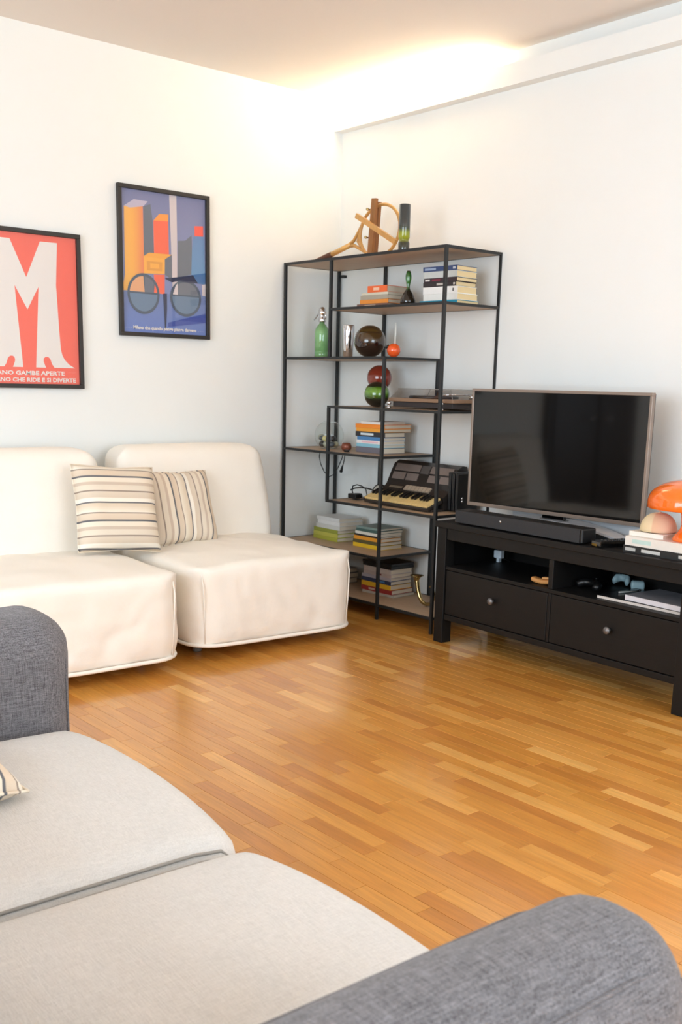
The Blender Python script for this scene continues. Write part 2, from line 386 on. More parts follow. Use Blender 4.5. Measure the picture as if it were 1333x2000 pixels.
R = [(-.0083, .148), (.0649, .3146), (.1501, .3151), (.1386, .1207), (.1438, -.002), (.1483, -.1033), (.1527, -.1758), (.159, -.2038), (.172, -.2276), (.1919, -.2472), (.2231, -.2648), (.1162, -.2646), (.1041, -.247), (.097, -.2253), (.0862, -.2145), (.0731, -.214), (.0635, -.2221), (.0621, -.236), (.0684, -.2536), (.0739, -.2655), (.0232, -.2655), (.0499, .108), (-.0088, .0013)]
MCX = -.0088; Rt = [(max(a, MCX), b) for a, b in R]; Rt[0] = (MCX, .148); Rt[-1] = (MCX, .0013)
half = Rt; Lf = [(2*MCX-a, b) for a, b in Rt[1:-1]][::-1]
mo = obj('letter', poly_mesh(half+Lf, -.0065), WHT, pr)
for s, x0, z0, wd in (('MILANO GAMBE APERTE', -.2235, -.301, .392), ('MILANO CHE RIDE E SI DIVERTE', -.2235, -.333, .450)):
    obj('lettering', text_mesh(s, .0265, .0009, x0=x0, z0=z0, width=wd, y=-.0066), WHT, pr)
obj('lettering', text_mesh('- -  - - -', .008, 0, x0=.19, z0=-.288, width=.035, y=-.0066), WHT, pr)

sky2 = ramp_axis('poster_sky', 'Z', [(0, (116, 132, 184)), (.55, (142, 148, 188)), (1, (124, 128, 168))], .7)  # second print's colours slightly paled too, reflection haze mixed in
t, pr = poster('framed_poster', 'black framed blue poster of orange and yellow towers above round spectacles', -1.1765, 1.8095, sky2)
P = dict(
tower=[(-.2274, .2605), (-.1947, .2549), (-.1212, .2691), (-.1197, .0437), (-.1209, -.1378), (-.2443, -.142), (-.2283, -.0624)],
cap=[(-.2274, .2605), (-.1713, .297), (-.0925, .2959), (-.1188, .2695), (-.1947, .2549)],
towershade=[(-.1188, .2695), (-.0779, .2855), (-.0677, .2163), (-.0615, .05), (-.1196, .0313)],
red=[(-.0628, .2086), (.0235, .2134), (.0251, .0466), (-.0615, .0458)],
redcap=[(-.0628, .2086), (-.0288, .2443), (.0247, .2473), (.0235, .2134)],
pole=[(.0298, .3425), (.0724, .3425), (.0744, .1499), (.0724, -.141), (.0446, -.1454), (.0367, .1454)],
gray=[(.0797, .125), (.1231, .13), (.1614, .1602), (.1637, -.0338), (.0741, -.0593)],
blue=[(.1692, .1526), (.2399, .1609), (.2432, -.0789), (.1564, -.0735), (.1624, .0742)],
bluedark=[(.156, -.0388), (.244, -.0219), (.2432, -.0811), (.1721, -.0764)],
square=[(.179, .2076), (.2313, .2119), (.232, .1608), (.1796, .1581)],
boxf=[(-.122, .031), (.0003, .0271), (-.0015, -.0472), (-.1215, -.0522)],
boxt=[(-.122, .031), (-.0908, .051), (.0426, .0528), (.0003, .0271)],
boxs=[(.0003, .0271), (.0426, .0528), (.0413, -.0709), (-.0005, -.0492)],
boxin=[(-.105, .0099), (-.0144, .0108), (-.0165, -.0338), (-.1047, -.036)],
boxin2=[(-.0855, -.0006), (-.0341, .0004), (-.0339, -.0228), (-.0854, -.0237)],
redlow=[(-.0656, -.0532), (-.0015, -.0493), (-.0031, -.1471), (-.0551, -.1429)],
ground=[(-.2443, -.144), (-.0031, -.1429), (.2446, -.1357), (.2446, -.3426), (-.2446, -.3426)],
wedge=[(-.0131, -.1437), (.0093, -.1419), (.0091, -.223), (.002, -.3219), (-.004, -.3222)],
stripe=[(.0157, -.2867), (.2444, -.2283), (.2444, -.2768), (.0159, -.3082)],
frametop=[(-.0038, -.0665), (.0791, -.0546), (.1664, -.0379), (.1983, -.0785), (.0742, -.0765), (.0389, -.0839)],
whiteblk=[(.2221, -.0829), (.2444, -.0787), (.244, -.1403), (.2228, -.1376)])
def disc(cx, cz, rx, rz, n=40): return [(cx+rx*math.cos(2*PI*i/n), cz+rz*math.sin(2*PI*i/n)) for i in range(n)]
G = [('ground', ramp_axis('poster_ground', 'Z', [(0, (106, 130, 198)), (1, (118, 134, 180))], .7)),
     ('towershade', flat('poster_slate', (112, 116, 128))), ('tower', ramp_axis('poster_tower', 'X', [(0, (250, 190, 96)), (.5, (248, 180, 84)), (1, (236, 138, 92))], .7)),
     ('cap', flat('poster_lilac', (196, 186, 206))), ('red', flat('poster_orange_red', (248, 110, 78))), ('redcap', flat('poster_orange', (250, 160, 70))),
     ('gray', flat('poster_grey', (116, 120, 130))), ('pole', flat('poster_pale_pink', (216, 204, 206))), ('blue', ramp_axis('poster_blue', 'Z', [(0, (112, 156, 196)), (1, (104, 140, 190))], .7)),
     ('bluedark', flat('poster_mid_blue', (74, 118, 172))), ('square', flat('poster_vermilion', (246, 92, 72))), ('redlow', flat('poster_orange_red', (248, 110, 78))),
     ('boxs', flat('poster_slate', (112, 116, 128))), ('boxf', flat('poster_yellow', (248, 180, 78))), ('boxt', flat('poster_yellow2', (246, 172, 70))),
     ('boxin', flat('poster_yellow3', (232, 160, 72))), ('boxin2', flat('poster_yellow', (248, 180, 78))), ('wedge', flat('poster_navy', (44, 50, 80))),
     ('stripe', flat('poster_royal', (66, 84, 164))), ('whiteblk', flat('poster_pale_pink', (216, 204, 206)))]
yy = -.0062
for k, m in G:
    yy -= .00012; obj('printed_shape', poly_mesh(P[k], yy), m, pr)
LENSM = flat('poster_lens', (112, 134, 160)); RIM = flat('poster_rim', (86, 96, 112))
for cx, cz, rx, rz in ((-.126, -.152, .092, .100), (.1225, -.158, .094, .093)):
    yy -= .00012; obj('printed_shape', poly_mesh(disc(cx, cz, rx, rz), yy), RIM, pr)
    yy -= .00012; hd = [p for p in disc(cx, cz, rx-.013, rz-.014, 60) if p[1] <= -.144]
    obj('printed_shape', poly_mesh(hd, yy), LENSM, pr)
    # upper half of the lens shows the towers behind
    up = [p for p in disc(cx, cz, rx-.013, rz-.014, 60) if p[1] > -.144]
    if cx < 0:
        obj('printed_shape', poly_mesh([p for p in up if p[0] < -.12]+[(-.12, -.143)], yy), flat('poster_tower_pale', (232, 172, 128)), pr)
        obj('printed_shape', poly_mesh([(-.066, -.143)]+[p for p in up if p[0] > -.066], yy), flat('poster_orange_red', (248, 110, 78)), pr)
        obj('printed_shape', poly_mesh([(-.12, -.143), (-.066, -.143)]+[p for p in up if -.12 <= p[0] <= -.066], yy), flat('poster_slate', (112, 116, 128)), pr)
    else:
        obj('printed_shape', poly_mesh(up, yy), flat('poster_grey', (116, 120, 130)), pr)
        yy -= .00012; obj('printed_shape', poly_mesh([(.0446, -.143), (.0735, -.143), (.0735, -.085), (.0600, -.103)], yy), flat('poster_pale_pink', (216, 204, 206)), pr)
yy -= .00012; obj('printed_shape', poly_mesh(P['frametop'], yy), flat('poster_navy', (44, 50, 80)), pr)
obj('lettering', text_mesh('Milano che quando piange piange davvero', .023, .0008, x0=-.1883, z0=-.3265, width=.374, y=yy-.0001), WHT, pr)
for x0, wd in ((-.229, .03), (.196, .032)): obj('lettering', text_mesh('- - -', .008, 0, x0=x0, z0=-.3245, width=wd, y=yy-.0001), WHT, pr)

# ------------------------------------------------------------------ white slip-covered chairs
def white_chair(name, label, loc, rot, seed, W=.93):
    t = thing(name, label, 'chair', loc, rot, 'white slipcovered low chairs along the poster wall'); h = W/2
    def plan(p, nv, rr=.11):
        # soften the front corners in plan
        return p
    def seat_fn(p, nv):
        x, y, z = p
        k = max(0, min(1, (z-.10)/.3))
        # rounded front corners in plan
        dx = abs(x)-(h-.13); dy = (-1.0+.13)-y
        if dx > 0 and dy > 0:
            L = math.hypot(dx, dy)
            if L > .13: s = .13/L; x = math.copysign(h-.13+dx*s, x); y = -1.0+.13-dy*s
        crown = .028*(1-(x/h)**2)*max(0, 1-((y+.55)/.55)**2) if z > .3 else 0
        z += crown*k
        # skirt folds below the seat edge
        f = (1-k)
        drag = nz(x*2.2+y*1.3+z*3.5+seed, z*2.0-x*1.1, seed)*.022*(.3+.7*f)+nz(x*7+z*7+seed, z*5-x*5, y*6)*.008*(.3+.7*f)+nz(x*16+z*20, z*10-x*9+seed, y*14)*.0035
        if nv.y < -.5: drag -= .011*max(0, 1-abs(nz(x*3.2+z*6+seed*1.7, z*2.5-x*2.5, 0))*9)*(.25+.75*f)
        out = Vector((nv.x, nv.y, 0))
        x *= 1-.03*f; x += out.x*drag; y += out.y*drag+(-.006*f if y < -.9 else 0)
        z += (nz(x*5+seed, y*5, 3)*.009+nz(x*14+seed, y*9, 5)*.0035)*(1 if nv.z > .5 else 0)
        if f > .8: z += nz(x*2+seed, y*2, 7)*.008*f
        return Vector((x, y, z))
    obj('seat', rbox(-h, h, -1.0, -.06, .058, .425, .045, .022, seat_fn), CANVAS, t)
    def back_fn(p, nv):
        x, y, z = p; k = (z-.38)/.53
        x *= 1.0-.075*max(0, k)**1.6
        # round the two top corners
        r = .12; dx = abs(x)-(h*.93-r); dz = z-(.91-r)
        if dx > 0 and dz > 0:
            L = math.hypot(dx, dz)
            if L > r: x = math.copysign(h*.93-r+dx*r/L, x); z = .91-r+dz*r/L
        y += .10*k
        dr = nz(x*3+seed, z*3, 1.7)*.014+nz(x*5+z*9, z*12+seed, 5)*.006+nz(x*15, z*24+seed, 5)*.0025
        if nv.y < -.3: y += dr-.02*(1-(x/h)**2)*math.sin(PI*max(0, min(1, k)))
        z += nz(x*4+seed, 2, 1)*.004*max(0, k)
        return Vector((x, y, z))
    obj('backrest', rbox(-h, h, -.30, -.11, .38, .91, .07, .022, back_fn), CANVAS, t)
    for X in (-h+.055, h-.055): obj('seam', MB().tube([(X*.972, -.984, .075), (X*.985, -.99, .2), (X, -.99, .34), (X, -.975, .392), (X, -.93, .424)], .0035, 6), CANVAS, t)
    # hem piping along the bottom of the cover
    r = .13; pts = []
    for cx, cy, a0 in ((h-r, -.06-.05, 90), (h-r, -1.0+r, 0), (-h+r, -1.0+r, -90), (-h+r, -.06-.05, -180)):
        rr = r if cy < -.5 else .05
        ccx = cx if cy < -.5 else math.copysign(h-.05, cx)
        for q in range(7):
            a = math.radians(a0-q*15); pts.append((ccx+rr*math.cos(a), cy+rr*math.sin(a)))
    P2 = []
    for i, (x, y) in enumerate(pts):
        x1, y1 = pts[(i+1) % len(pts)]; n = max(1, int(math.hypot(x1-x, y1-y)/.04))
        for q in range(n):
            X, Y = x+(x1-x)*q/n, y+(y1-y)*q/n
            d = nz(X*2.2+Y*1.3+.08*3.5+seed, .08*2.0-X*1.1, seed)*.016
            nn = Vector((X, (Y+.53), 0)).normalized()
            P2.append((X*.971+nn.x*d*.6, Y+(-d if Y < -.9 else 0)-.006*(Y < -.9), 
                       .066+nz(X*2+seed, Y*2, 7)*.010))
    obj('hem', MB().tube(P2, .009, 8, closed=True), CANVAS, t)
    for X in (-h+.13, h-.13):
        for Y in (-.80, -.2): obj('foot', MB().lathe([(.02, 0), (.022, .004), (.022, .06), (.016, .082)], 16, (X, Y, 0)), pm('grey_castor', (120, 118, 114), .4), t)
    return t
white_chair('slipcovered_chair', 'white slipcovered low chair nearest the bookshelf, vertical striped cushion on it', (-1.165, -.07, .001), math.radians(-2), 11.3)
white_chair('slipcovered_chair', 'white slipcovered low chair under the red poster', (-2.15, -.10, .001), math.radians(-3), 4.1)

STR = [(0, (220, 204, 182)), (.05, (220, 204, 182)), (.058, (112, 110, 112)), (.082, (112, 110, 112)), (.09, (240, 233, 220)), (.17, (240, 233, 220)), (.18, (216, 200, 180)), (.31, (220, 206, 188)), (.318, (150, 134, 122)), (.338, (150, 134, 122)), (.35, (226, 214, 196)), (.46, (226, 214, 196)), (.47, (206, 188, 170)), (.53, (206, 188, 170)), (.54, (234, 222, 204)), (.64, (234, 222, 204)), (.648, (104, 104, 108)), (.678, (104, 104, 108)), (.69, (216, 198, 176)), (.82, (222, 206, 186)), (.828, (150, 136, 124)), (.845, (150, 136, 124)), (.855, (238, 230, 214)), (1, (220, 204, 182))]
STRIPE = ramp_axis('striped_linen', 'X', STR, .9, bump=.3, gen=False, period=.205)
STRIPE2 = ramp_axis('striped_linen_bold', 'X', STR, .9, bump=.3, gen=False, period=.19)
def pillow(name, label, size, th, M, mat, group=None, seed=0):
    n = 28; vs = []; fs = []
    for side in (1, -1):
        for i in range(n+1):
            for j in range(n+1):
                a, b = 2*i/n-1, 2*j/n-1
                pin = 1-.07*(1-a*a)*b*b*0-.0
                x = a*size/2*(1-.06*(1-abs(b))**1*(abs(a)**3)); y = b*size/2*(1-.06*(1-abs(a))*(abs(b)**3))
                h = th/2*(max(0, (1-a**4)*(1-b**4)))**.55
                h += nz(a*2+seed, b*2, side)*.012*(1-a*a)*(1-b*b)
                vs.append((x, y, side*h))
    N1 = (n+1)*(n+1)
    for s in (0, 1):
        for i in range(n):
            for j in range(n):
                q = [s*N1+i*(n+1)+j, s*N1+(i+1)*(n+1)+j, s*N1+(i+1)*(n+1)+j+1, s*N1+i*(n+1)+j+1]
                fs.append(q if s == 0 else q[::-1])
    me = bpy.data.meshes.new(name); me.from_pydata(vs, [], fs); me.update()
    bm = bmesh.new(); bm.from_mesh(me); bmesh.ops.remove_doubles(bm, verts=bm.verts, dist=.0003); bmesh.ops.recalc_face_normals(bm, faces=bm.faces); bm.to_mesh(me); bm.free()
    me.polygons.foreach_set('use_smooth', [True]*len(me.polygons))
    t = thing(name, label, 'cushion', (0, 0, 0), 0, group); t.matrix_world = M
    obj('cover', me, mat, t)
    s2 = size/2; e = []
    for (ax, ay), (bx, by) in (((-1, -1), (1, -1)), ((1, -1), (1, 1)), ((1, 1), (-1, 1)), ((-1, 1), (-1, -1))):
        for q in range(12):
            a, b = ax+(bx-ax)*q/12, ay+(by-ay)*q/12
            e.append((a*s2*(1-.06*(1-abs(b))*(abs(a)**3)), b*s2*(1-.06*(1-abs(a))*(abs(b)**3)), 0))
    obj('seam', MB().tube(e, .0035, 6, closed=True), mat, t)
    return t
def stand(c, yaw, lean, spin): # cushion standing: face normal along yaw, leaning back, spun in its plane
    return Matrix.Translation(c) @ Matrix.Rotation(yaw, 4, 'Z') @ Matrix.Rotation(PI/2-lean, 4, 'X') @ Matrix.Rotation(spin, 4, 'Z')
GP = 'striped linen scatter cushions'
pillow('scatter_cushion', 'cream scatter cushion with horizontal grey stripes on the left white chair', .405, .15, stand((-1.762, -.545, .645), math.radians(-2), math.radians(18), PI/2-math.radians(4)), STRIPE, GP, 1)
pillow('scatter_cushion', 'cream scatter cushion with vertical grey stripes on the white chair by the bookshelf', .375, .13, stand((-1.345, -.42, .612), math.radians(2), math.radians(20), math.radians(-1)), STRIPE, GP, 5)

# ------------------------------------------------------------------ grey sofa in the foreground
sf = thing('grey_sofa', 'two tone grey sofa with light seat cushions and charcoal arms in the foreground', 'sofa', (-2.985, -2.65, 0), -.03)
def arm_fn(y0, y1):
    def fn(p, nv):
        x, y, z = p; c = (y0+y1)/2
        z += .016*(1-((y-c)/((y1-y0)/2))**2)*(1 if z > .6 else 0)
        d = nz(x*4, y*4+y0, z*4)*.006
        return Vector((x+nv.x*d, y+nv.y*d, z+nv.z*d))
    return fn
for y0, y1 in ((0.005, .28), (-1.668, -1.46)):
    a = obj('arm', rbox(-.98, .025 if y0 > 0 else .0, y0, y1, .055, .680, .088, .02, arm_fn(y0, y1)), DARKCLOTH, sf)
    xo = .025 if y0 > 0 else 0
    for yy_ in (y0+.025, y1-.025):
        obj('seam', MB().tube([(-.90, yy_, .660), (-.5, yy_, .660), (-.12, yy_, .659), (-.06+xo, yy_, .648), (-.036+xo, yy_, .628), (-.026+xo, yy_, .585), (-.026+xo, yy_, .3)], .0025, 6), DARKCLOTH, a)
obj('base', rbox(-.96, -.035, -1.458, .003, .07, .262, .02, .05), DARKCLOTH, sf)
def cush_fn(y0, y1):
    def fn(p, nv):
        x, y, z = p; a = (y-(y0+y1)/2)/((y1-y0)/2); b = (x+.36)/.38
        c = max(0, 1-a*a)**.7*max(0, 1-b*b)**.7
        if z > .36: z += .030*c+nz(x*4+y0, y*4, 1)*.004
        if x > -.1: x += .035*(1-a*a)
        x += nv.x*nz(y*3, z*5, y0)*.006
        return Vector((x, y, z))
    return fn
for k, (y0, y1) in enumerate(((-.746, .002), (-1.457, -.754))):
    c = obj('seat_cushion', rbox(-.74, .0, y0, y1, .265, .437, .055, .022, cush_fn(y0, y1)), SEATCLOTH, sf)
    for yy_ in (y0+.012, y1-.012):
        obj('piping', MB().tube([(-.70, yy_, .424), (-.3, yy_, .426), (-.1, yy_, .425), (-.045, yy_, .418), (-.012, yy_, .385), (.0, yy_, .34)], .003, 6), pm('seat_piping', (150, 146, 140), .9), c)
obj('backrest', rbox(-.98, -.76, -1.457, .0, .27, .80, .07, .03, lambda p, n: Vector((p.x-.04*(p.z-.27), p.y, p.z))), DARKCLOTH, sf)
for k in range(2):
    y0 = -.746 if k == 0 else -1.456
    obj('back_cushion', rbox(-.76, -.585, y0, y0+(.745 if k == 0 else .70), .47, .80, .06, .03, lambda p, n: Vector((p.x-.10*(p.z-.46)/.36-.06, p.y, p.z))), DARKCLOTH, sf)
for X in (-.9, -.08):
    for Y in (-1.6, .15): obj('foot', MB().lathe([(.022, 0), (.026, .056)], 16, (X, Y, .001)), BLACKWOOD, sf)
pillow('scatter_cushion', 'striped linen cushion corner lying on the light grey sofa seat', .36, .11,
       Matrix.Translation((-3.492, -2.966, .562)) @ Matrix.Rotation(math.radians(-26), 4, 'Z') @ Matrix.Rotation(math.radians(18), 4, 'Y') @ Matrix.Rotation(math.radians(45), 4, 'Z'), STRIPE2, GP, 9)

# ------------------------------------------------------------------ open metal shelf unit
SFX, SFY, ST = -.4165, -.0304, .01903
SW, SD, SA, SM = 1.2263, .3943, .3938, .8243
Z1, Z2, Z3, Z4, Z5, Z6, Z7, Z8 = 1.8833, 1.6265, 1.3733, 1.1139, .8668, .6013, .337, .085
SROT = ST-PI/2
def S(u, d, z): return (SFX+u*math.sin(ST)+d*math.cos(ST), SFY-u*math.cos(ST)+d*math.sin(ST), z)
sh = thing('shelf_unit', 'tall black metal shelf unit with staggered brown boards in the corner', 'shelf', (SFX, SFY, 0), SROT)
P_ = .0155
def post(u, d, z0, z1):
    obj('post', MB().bbox(u-P_/2, u+P_/2, d-P_/2, d+P_/2, z0, z1, .001), BLACKMETAL, sh)
for d in (0, SD):
    post(0, d, .001, Z1); post(SW, d, .001, Z1); post(SA, d, Z3, Z1-.013); post(SM, d, .001, Z3-.013)
    post(SA, d, Z6, Z4-.013)
def board(u0, u1, z):
    b = obj('board', MB().box(u0+.006, u1-.006, .006, SD-.006, z-.012, z-.0005), SHELFBOARD, sh)
    R_ = MB(); q = .0065
    R_.box(u0-q, u1+q, -q-.0006, q, z-.013, z); R_.box(u0-q, u1+q, SD-q, SD+q+.0006, z-.013, z)
    R_.box(u0-q-.0006, u0+q, q, SD-q, z-.013, z); R_.box(u1-q, u1+q+.0006, q, SD-q, z-.013, z)
    obj('edge_rail', R_, BLACKMETAL, sh)
for u0, u1, z in ((0, SW, Z1), (SA, SW, Z2), (0, SM, Z3), (SA, SW, Z4), (0, SM, Z5), (SA, SW, Z6), (0, SM, Z7), (0, SW, Z8)): board(u0, u1, z)
obj('wall_bracket', MB().box(.02, .045, SD-.004, SD+.02, Z1-.05, Z1-.035), BLACKMETAL, sh)

# ------------------------------------------------------------------ books
KU, KI = 1.0186, 1.024
def bmat(rgb, rough=.45):
    k = 'book_cover_%d_%d_%d' % rgb
    return pm(k, rgb, rough, var=.06, scale=40)
def book(label, u, d, z, L, D, T, rgb, rot=0, pages=None, frame=None, group=None, patch=None, hard=.0025, stripes=None):
    """closed book lying flat, spine to the front; u,d = middle of the spine edge"""
    fr = frame or (S, SROT)
    if not frame: L *= KI; D *= KI; T *= KI; u *= KU
    t = thing('book', label, 'book', fr[0](u, d, z+.0003), fr[1]+rot, group)
    b = min(.0022, T*.15); m = MB()
    m.box(-L/2, L/2, 0, D, 0, b); m.box(-L/2, L/2, 0, D, T-.0004-b, T-.0004); m.box(-L/2, L/2, 0, b, b, T-.0004-b)
    c = obj('cover', m, bmat(rgb), t)
    obj('pages', MB().box(-L/2+hard, L/2-hard, b, D-hard, b, T-.0004-b), pages or PAPER, t)
    for (a0, a1, col) in (patch or []):
        obj('title', MB().box(-L/2+a0*L, -L/2+a1*L, -.0005, .0, T*.28, T*.72), bmat(col), c)
    return z+T
def stack(z, u, d, lst, group):
    for it in lst:
        lab, L, D, T, rgb, du, rot = it[:7]; pt = it[7] if len(it) > 7 else None; pg = it[8] if len(it) > 8 else None
        z = book(lab, u+du, d, z, L, D, T, rgb, math.radians(rot), pg, None, group, pt)
    return z
W_ = (236, 233, 226)
stack(Z2, .601, .10, [
 ('brown mottled paperback at the bottom of the small stack on the second shelf', .226, .15, .020, (128, 96, 84), 0, 2, [(.25, .6, (190, 170, 150))]),
 ('orange spined paperback second from the bottom of the small upper stack', .205, .145, .020, (236, 150, 62), .012, 2),
 ('grey beige book in the middle of the small upper stack', .205, .15, .022, (176, 168, 152), .012, 0),
 ('thin cream book under the orange one on the second shelf', .195, .145, .012, (216, 210, 190), .018, 1),
 ('bright orange book topping the small stack on the second shelf', .138, .15, .033, (240, 112, 58), .035, 3, [(.3, .6, (248, 200, 170))])], 'small stack on the second shelf')
stack(Z2, 1.068, .105, [
 ('thin teal book at the bottom of the tall stack on the second shelf', .235, .165, .016, (30, 150, 184), -.005, 3, None, CREAM),
 ('white paperback resting on the teal book', .215, .15, .030, (232, 234, 230), .008, 2, None, CREAM),
 ('white paperback with a small black mark under the two black books', .215, .145, .033, (238, 238, 236), .006, 3, [(.86, .9, (90, 90, 90))], CREAM),
 ('black spined book with grey lettering, lower of two on the second shelf', .205, .15, .022, (42, 34, 36), .0, 3, [(.42, .62, (190, 184, 176)), (.92, .97, (220, 214, 206))], CREAM),
 ('black and maroon spined book, upper of two on the second shelf', .208, .15, .019, (52, 38, 44), .004, 2, [(.04, .18, (220, 216, 210)), (.25, .5, (130, 40, 60))], CREAM),
 ('pale grey paperback under the navy book', .205, .15, .030, (196, 202, 200), .004, 3, None, CREAM),
 ('navy blue spined book topping the tall stack on the second shelf', .212, .15, .023, (52, 72, 116), .0, 3, [(.05, .38, (150, 168, 196)), (.88, .96, (196, 204, 214))], CREAM)], 'tall stack on the second shelf')
stack(Z5, .579, .13, [
 ('thick slate grey book at the bottom of the middle stack', .222, .155, .030, (112, 108, 118), 0, -1),
 ('pale blue book second from the bottom of the middle stack', .215, .155, .018, (140, 194, 212), 0, -1),
 ('white book with pink lettering in the middle stack', .215, .155, .018, (232, 228, 228), 0, -1, [(.2, .8, (232, 190, 200))]),
 ('blue spined book in the middle stack', .212, .155, .019, (74, 130, 184), .004, -1),
 ('black and white spined book in the middle stack', .225, .15, .026, (46, 44, 48), .0, 1, [(.18, .62, (214, 224, 228))]),
 ('amber orange book with a darker band in the middle stack', .215, .20, .018, (236, 160, 52), .0, 1),
 ('bright orange book near the top of the middle stack', .222, .20, .022, (240, 140, 40), -.003, 1),
 ('thin white book topping the middle stack', .165, .17, .014, (230, 226, 222), .012, 2)], 'books in the middle stack')
stack(Z7, .194, .16, [
 ('lime green book at the very bottom of the stack behind the white chair', .225, .17, .022, (176, 178, 70), -.002, -3),
 ('yellow green book, second from the bottom behind the white chair', .222, .17, .022, (190, 188, 84), 0, -2),
 ('olive green book, third from the bottom behind the white chair', .222, .17, .022, (150, 156, 62), 0, -3),
 ('off white book resting on the green ones behind the white chair', .215, .165, .024, (206, 206, 200), .02, -2),
 ('white book second from the top behind the white chair', .205, .17, .022, (222, 222, 220), .026, -3),
 ('grey white book on top of the stack behind the white chair', .205, .17, .020, (214, 214, 212), .02, -2)], 'stack behind the white chair')
stack(Z7, .550, .155, [
 ('yellow spined book at the bottom of the low centre stack', .222, .16, .022, (232, 190, 44), 0, 0),
 ('dark olive spined book above the yellow one', .222, .16, .020, (92, 84, 50), 0, 0),
 ('golden orange spined book in the low centre stack', .215, .155, .020, (222, 150, 46), .004, 1),
 ('thin black book in the low centre stack', .21, .155, .010, (40, 36, 34), .006, 1),
 ('cream white spined book in the low centre stack', .205, .16, .016, (220, 216, 202), .006, -1),
 ('dark teal book near the top of the low centre stack', .198, .165, .016, (70, 96, 90), .012, 0),
 ('grey green book topping the low centre stack', .190, .165, .012, (122, 142, 136), .012, 1)], 'low centre stack')
stack(Z8, .627, .165, [
 ('thin pale grey book at the very bottom of the bottom shelf stack', .235, .17, .014, (186, 182, 172), .012, 3),
 ('dark red spined book on the bottom shelf', .235, .165, .025, (158, 52, 50), 0, 2, [(.25, .45, (206, 180, 170))]),
 ('yellow spined book on the bottom shelf', .228, .16, .026, (232, 184, 46), -.004, 1),
 ('navy spined book on the bottom shelf', .228, .16, .022, (44, 58, 92), -.004, 1, [(.6, .8, (70, 120, 170))]),
 ('lavender grey book on the bottom shelf', .225, .16, .018, (176, 174, 186), -.004, 1),
 ('pale pink grey book on the bottom shelf', .218, .16, .020, (190, 178, 176), .004, 0, [(.55, .66, (120, 60, 60))]),
 ('white grey book under the black box on the bottom shelf', .214, .16, .026, (202, 194, 190), .004, 0)], 'bottom shelf stack')
tb = thing('flat_box', 'flat black box lying on the bottom shelf book stack', 'box', S(.632*KU, .16, Z8+.1514*KI), SROT)
obj('box_body', MB().bbox(-.115, .115, 0, .175, 0, .018, .0015), PLASTIC, tb); obj('lid', MB().bbox(-.117, .117, -.002, .177, .0183, .032, .002), PLASTIC, tb)
stack(Z8, .19, .16, [
 ('grey book lying in the shade at the left of the bottom shelf', .22, .16, .03, (120, 116, 116), 0, 0),
 ('dark book lying in the shade at the left of the bottom shelf', .22, .16, .03, (60, 56, 56), .01, 2),
 ('light grey book on top in the shade at the left of the bottom shelf', .21, .16, .025, (160, 158, 158), .0, -2)], 'shaded stack on the bottom shelf')

# ------------------------------------------------------------------ things on the shelves
def on(name, label, cat, u, d, z, rot=0, group=None):
    o = thing(name, label, cat, S(u*KU, d, z+.0004), SROT+rot, group); o.scale = (KI, KI, KI); return o
# tennis racket clamped in its press
t = on('tennis_racket', 'old wooden tennis racket with a leather grip on the shelf top', 'racket', .533, .195, Z1)
ang = math.radians(12.5); RC = Vector((.008, 0, .137)); rx_, rz_ = .15, .128
RM = Matrix.Translation(RC) @ Matrix.Rotation(-ang, 4, 'Y')
def rp(a, b, k=0): return RM @ Vector((a, k, b))
ring = [rp(rx_*math.cos(q*PI/24), .127*math.sin(q*PI/24)) for q in range(48)]
obj('head', MB().tube(ring, .0085, 8, closed=True), LIGHTWOOD, t)
obj('throat', MB().tube([rp(-.112, .082), rp(-.158, .044), rp(-.20, .013), rp(-.245, 0)], [.007, .008, .009, .0115], 8).tube([rp(-.112, -.082), rp(-.158, -.044), rp(-.20, -.013), rp(-.245, 0)], [.007, .008, .009, .0115], 8).tube([rp(-.148, .034), rp(-.17, 0), rp(-.148, -.034)], .009, 8), LIGHTWOOD, t)
def down(a): return 0
obj('shaft', MB().tube([rp(-.225, 0), rp(-.28, -.001), rp(-.385, -.003)], [.013, .0135, .014], 10), pm('pale_shaft_wood', (216, 170, 96), .35, var=.2, coat=.3, stretch=(4, 4, 1)), t)
obj('grip', MB().tube([rp(-.382, -.003), rp(-.40, -.003), rp(-.52, -.004), rp(-.533, -.004)], [.0145, .0165, .0165, .0175], 8), pm('dark_leather_grip', (92, 58, 44), .6, var=.3, scale=90), t)
S_ = MB()
for k in range(-5, 6):
    a = k*.018; b = .112*math.sqrt(max(0, 1-(a/rx_)**2)); S_.tube([rp(a, -b), rp(a, b)], .0006, 4)
for k in range(-5, 6):
    b = k*.018; a = rx_*math.sqrt(max(0, 1-(b/.112)**2)); S_.tube([rp(-a, b, .0012), rp(a, b, .0012)], .0006, 4)
g = on('racket_press', 'brown wooden bars of a racket press crossed over the racket', 'racket press', .533, .195, Z1)
for (a, b, wq, yq) in (((-.022, .004), (.002, .292), .017, -.034), ((-.046, .012), (-.024, .284), .012, .020)):
    pa, pb = Vector((a[0], yq, a[1])), Vector((b[0], yq, b[1])); d_ = (pb-pa).normalized(); n_ = Vector((d_.z, 0, -d_.x))
    obj('bar', MB().add([pa+n_*wq+Vector((0, e, 0)) for e in (-.008, .008)]+[pa-n_*wq+Vector((0, e, 0)) for e in (-.008, .008)]+[pb+n_*wq+Vector((0, e, 0)) for e in (-.008, .008)]+[pb-n_*wq+Vector((0, e, 0)) for e in (-.008, .008)],
        [(0, 1, 3, 2), (4, 6, 7, 5), (0, 4, 5, 1), (2, 3, 7, 6), (0, 2, 6, 4), (1, 5, 7, 3)]), BROWNWOOD, g)
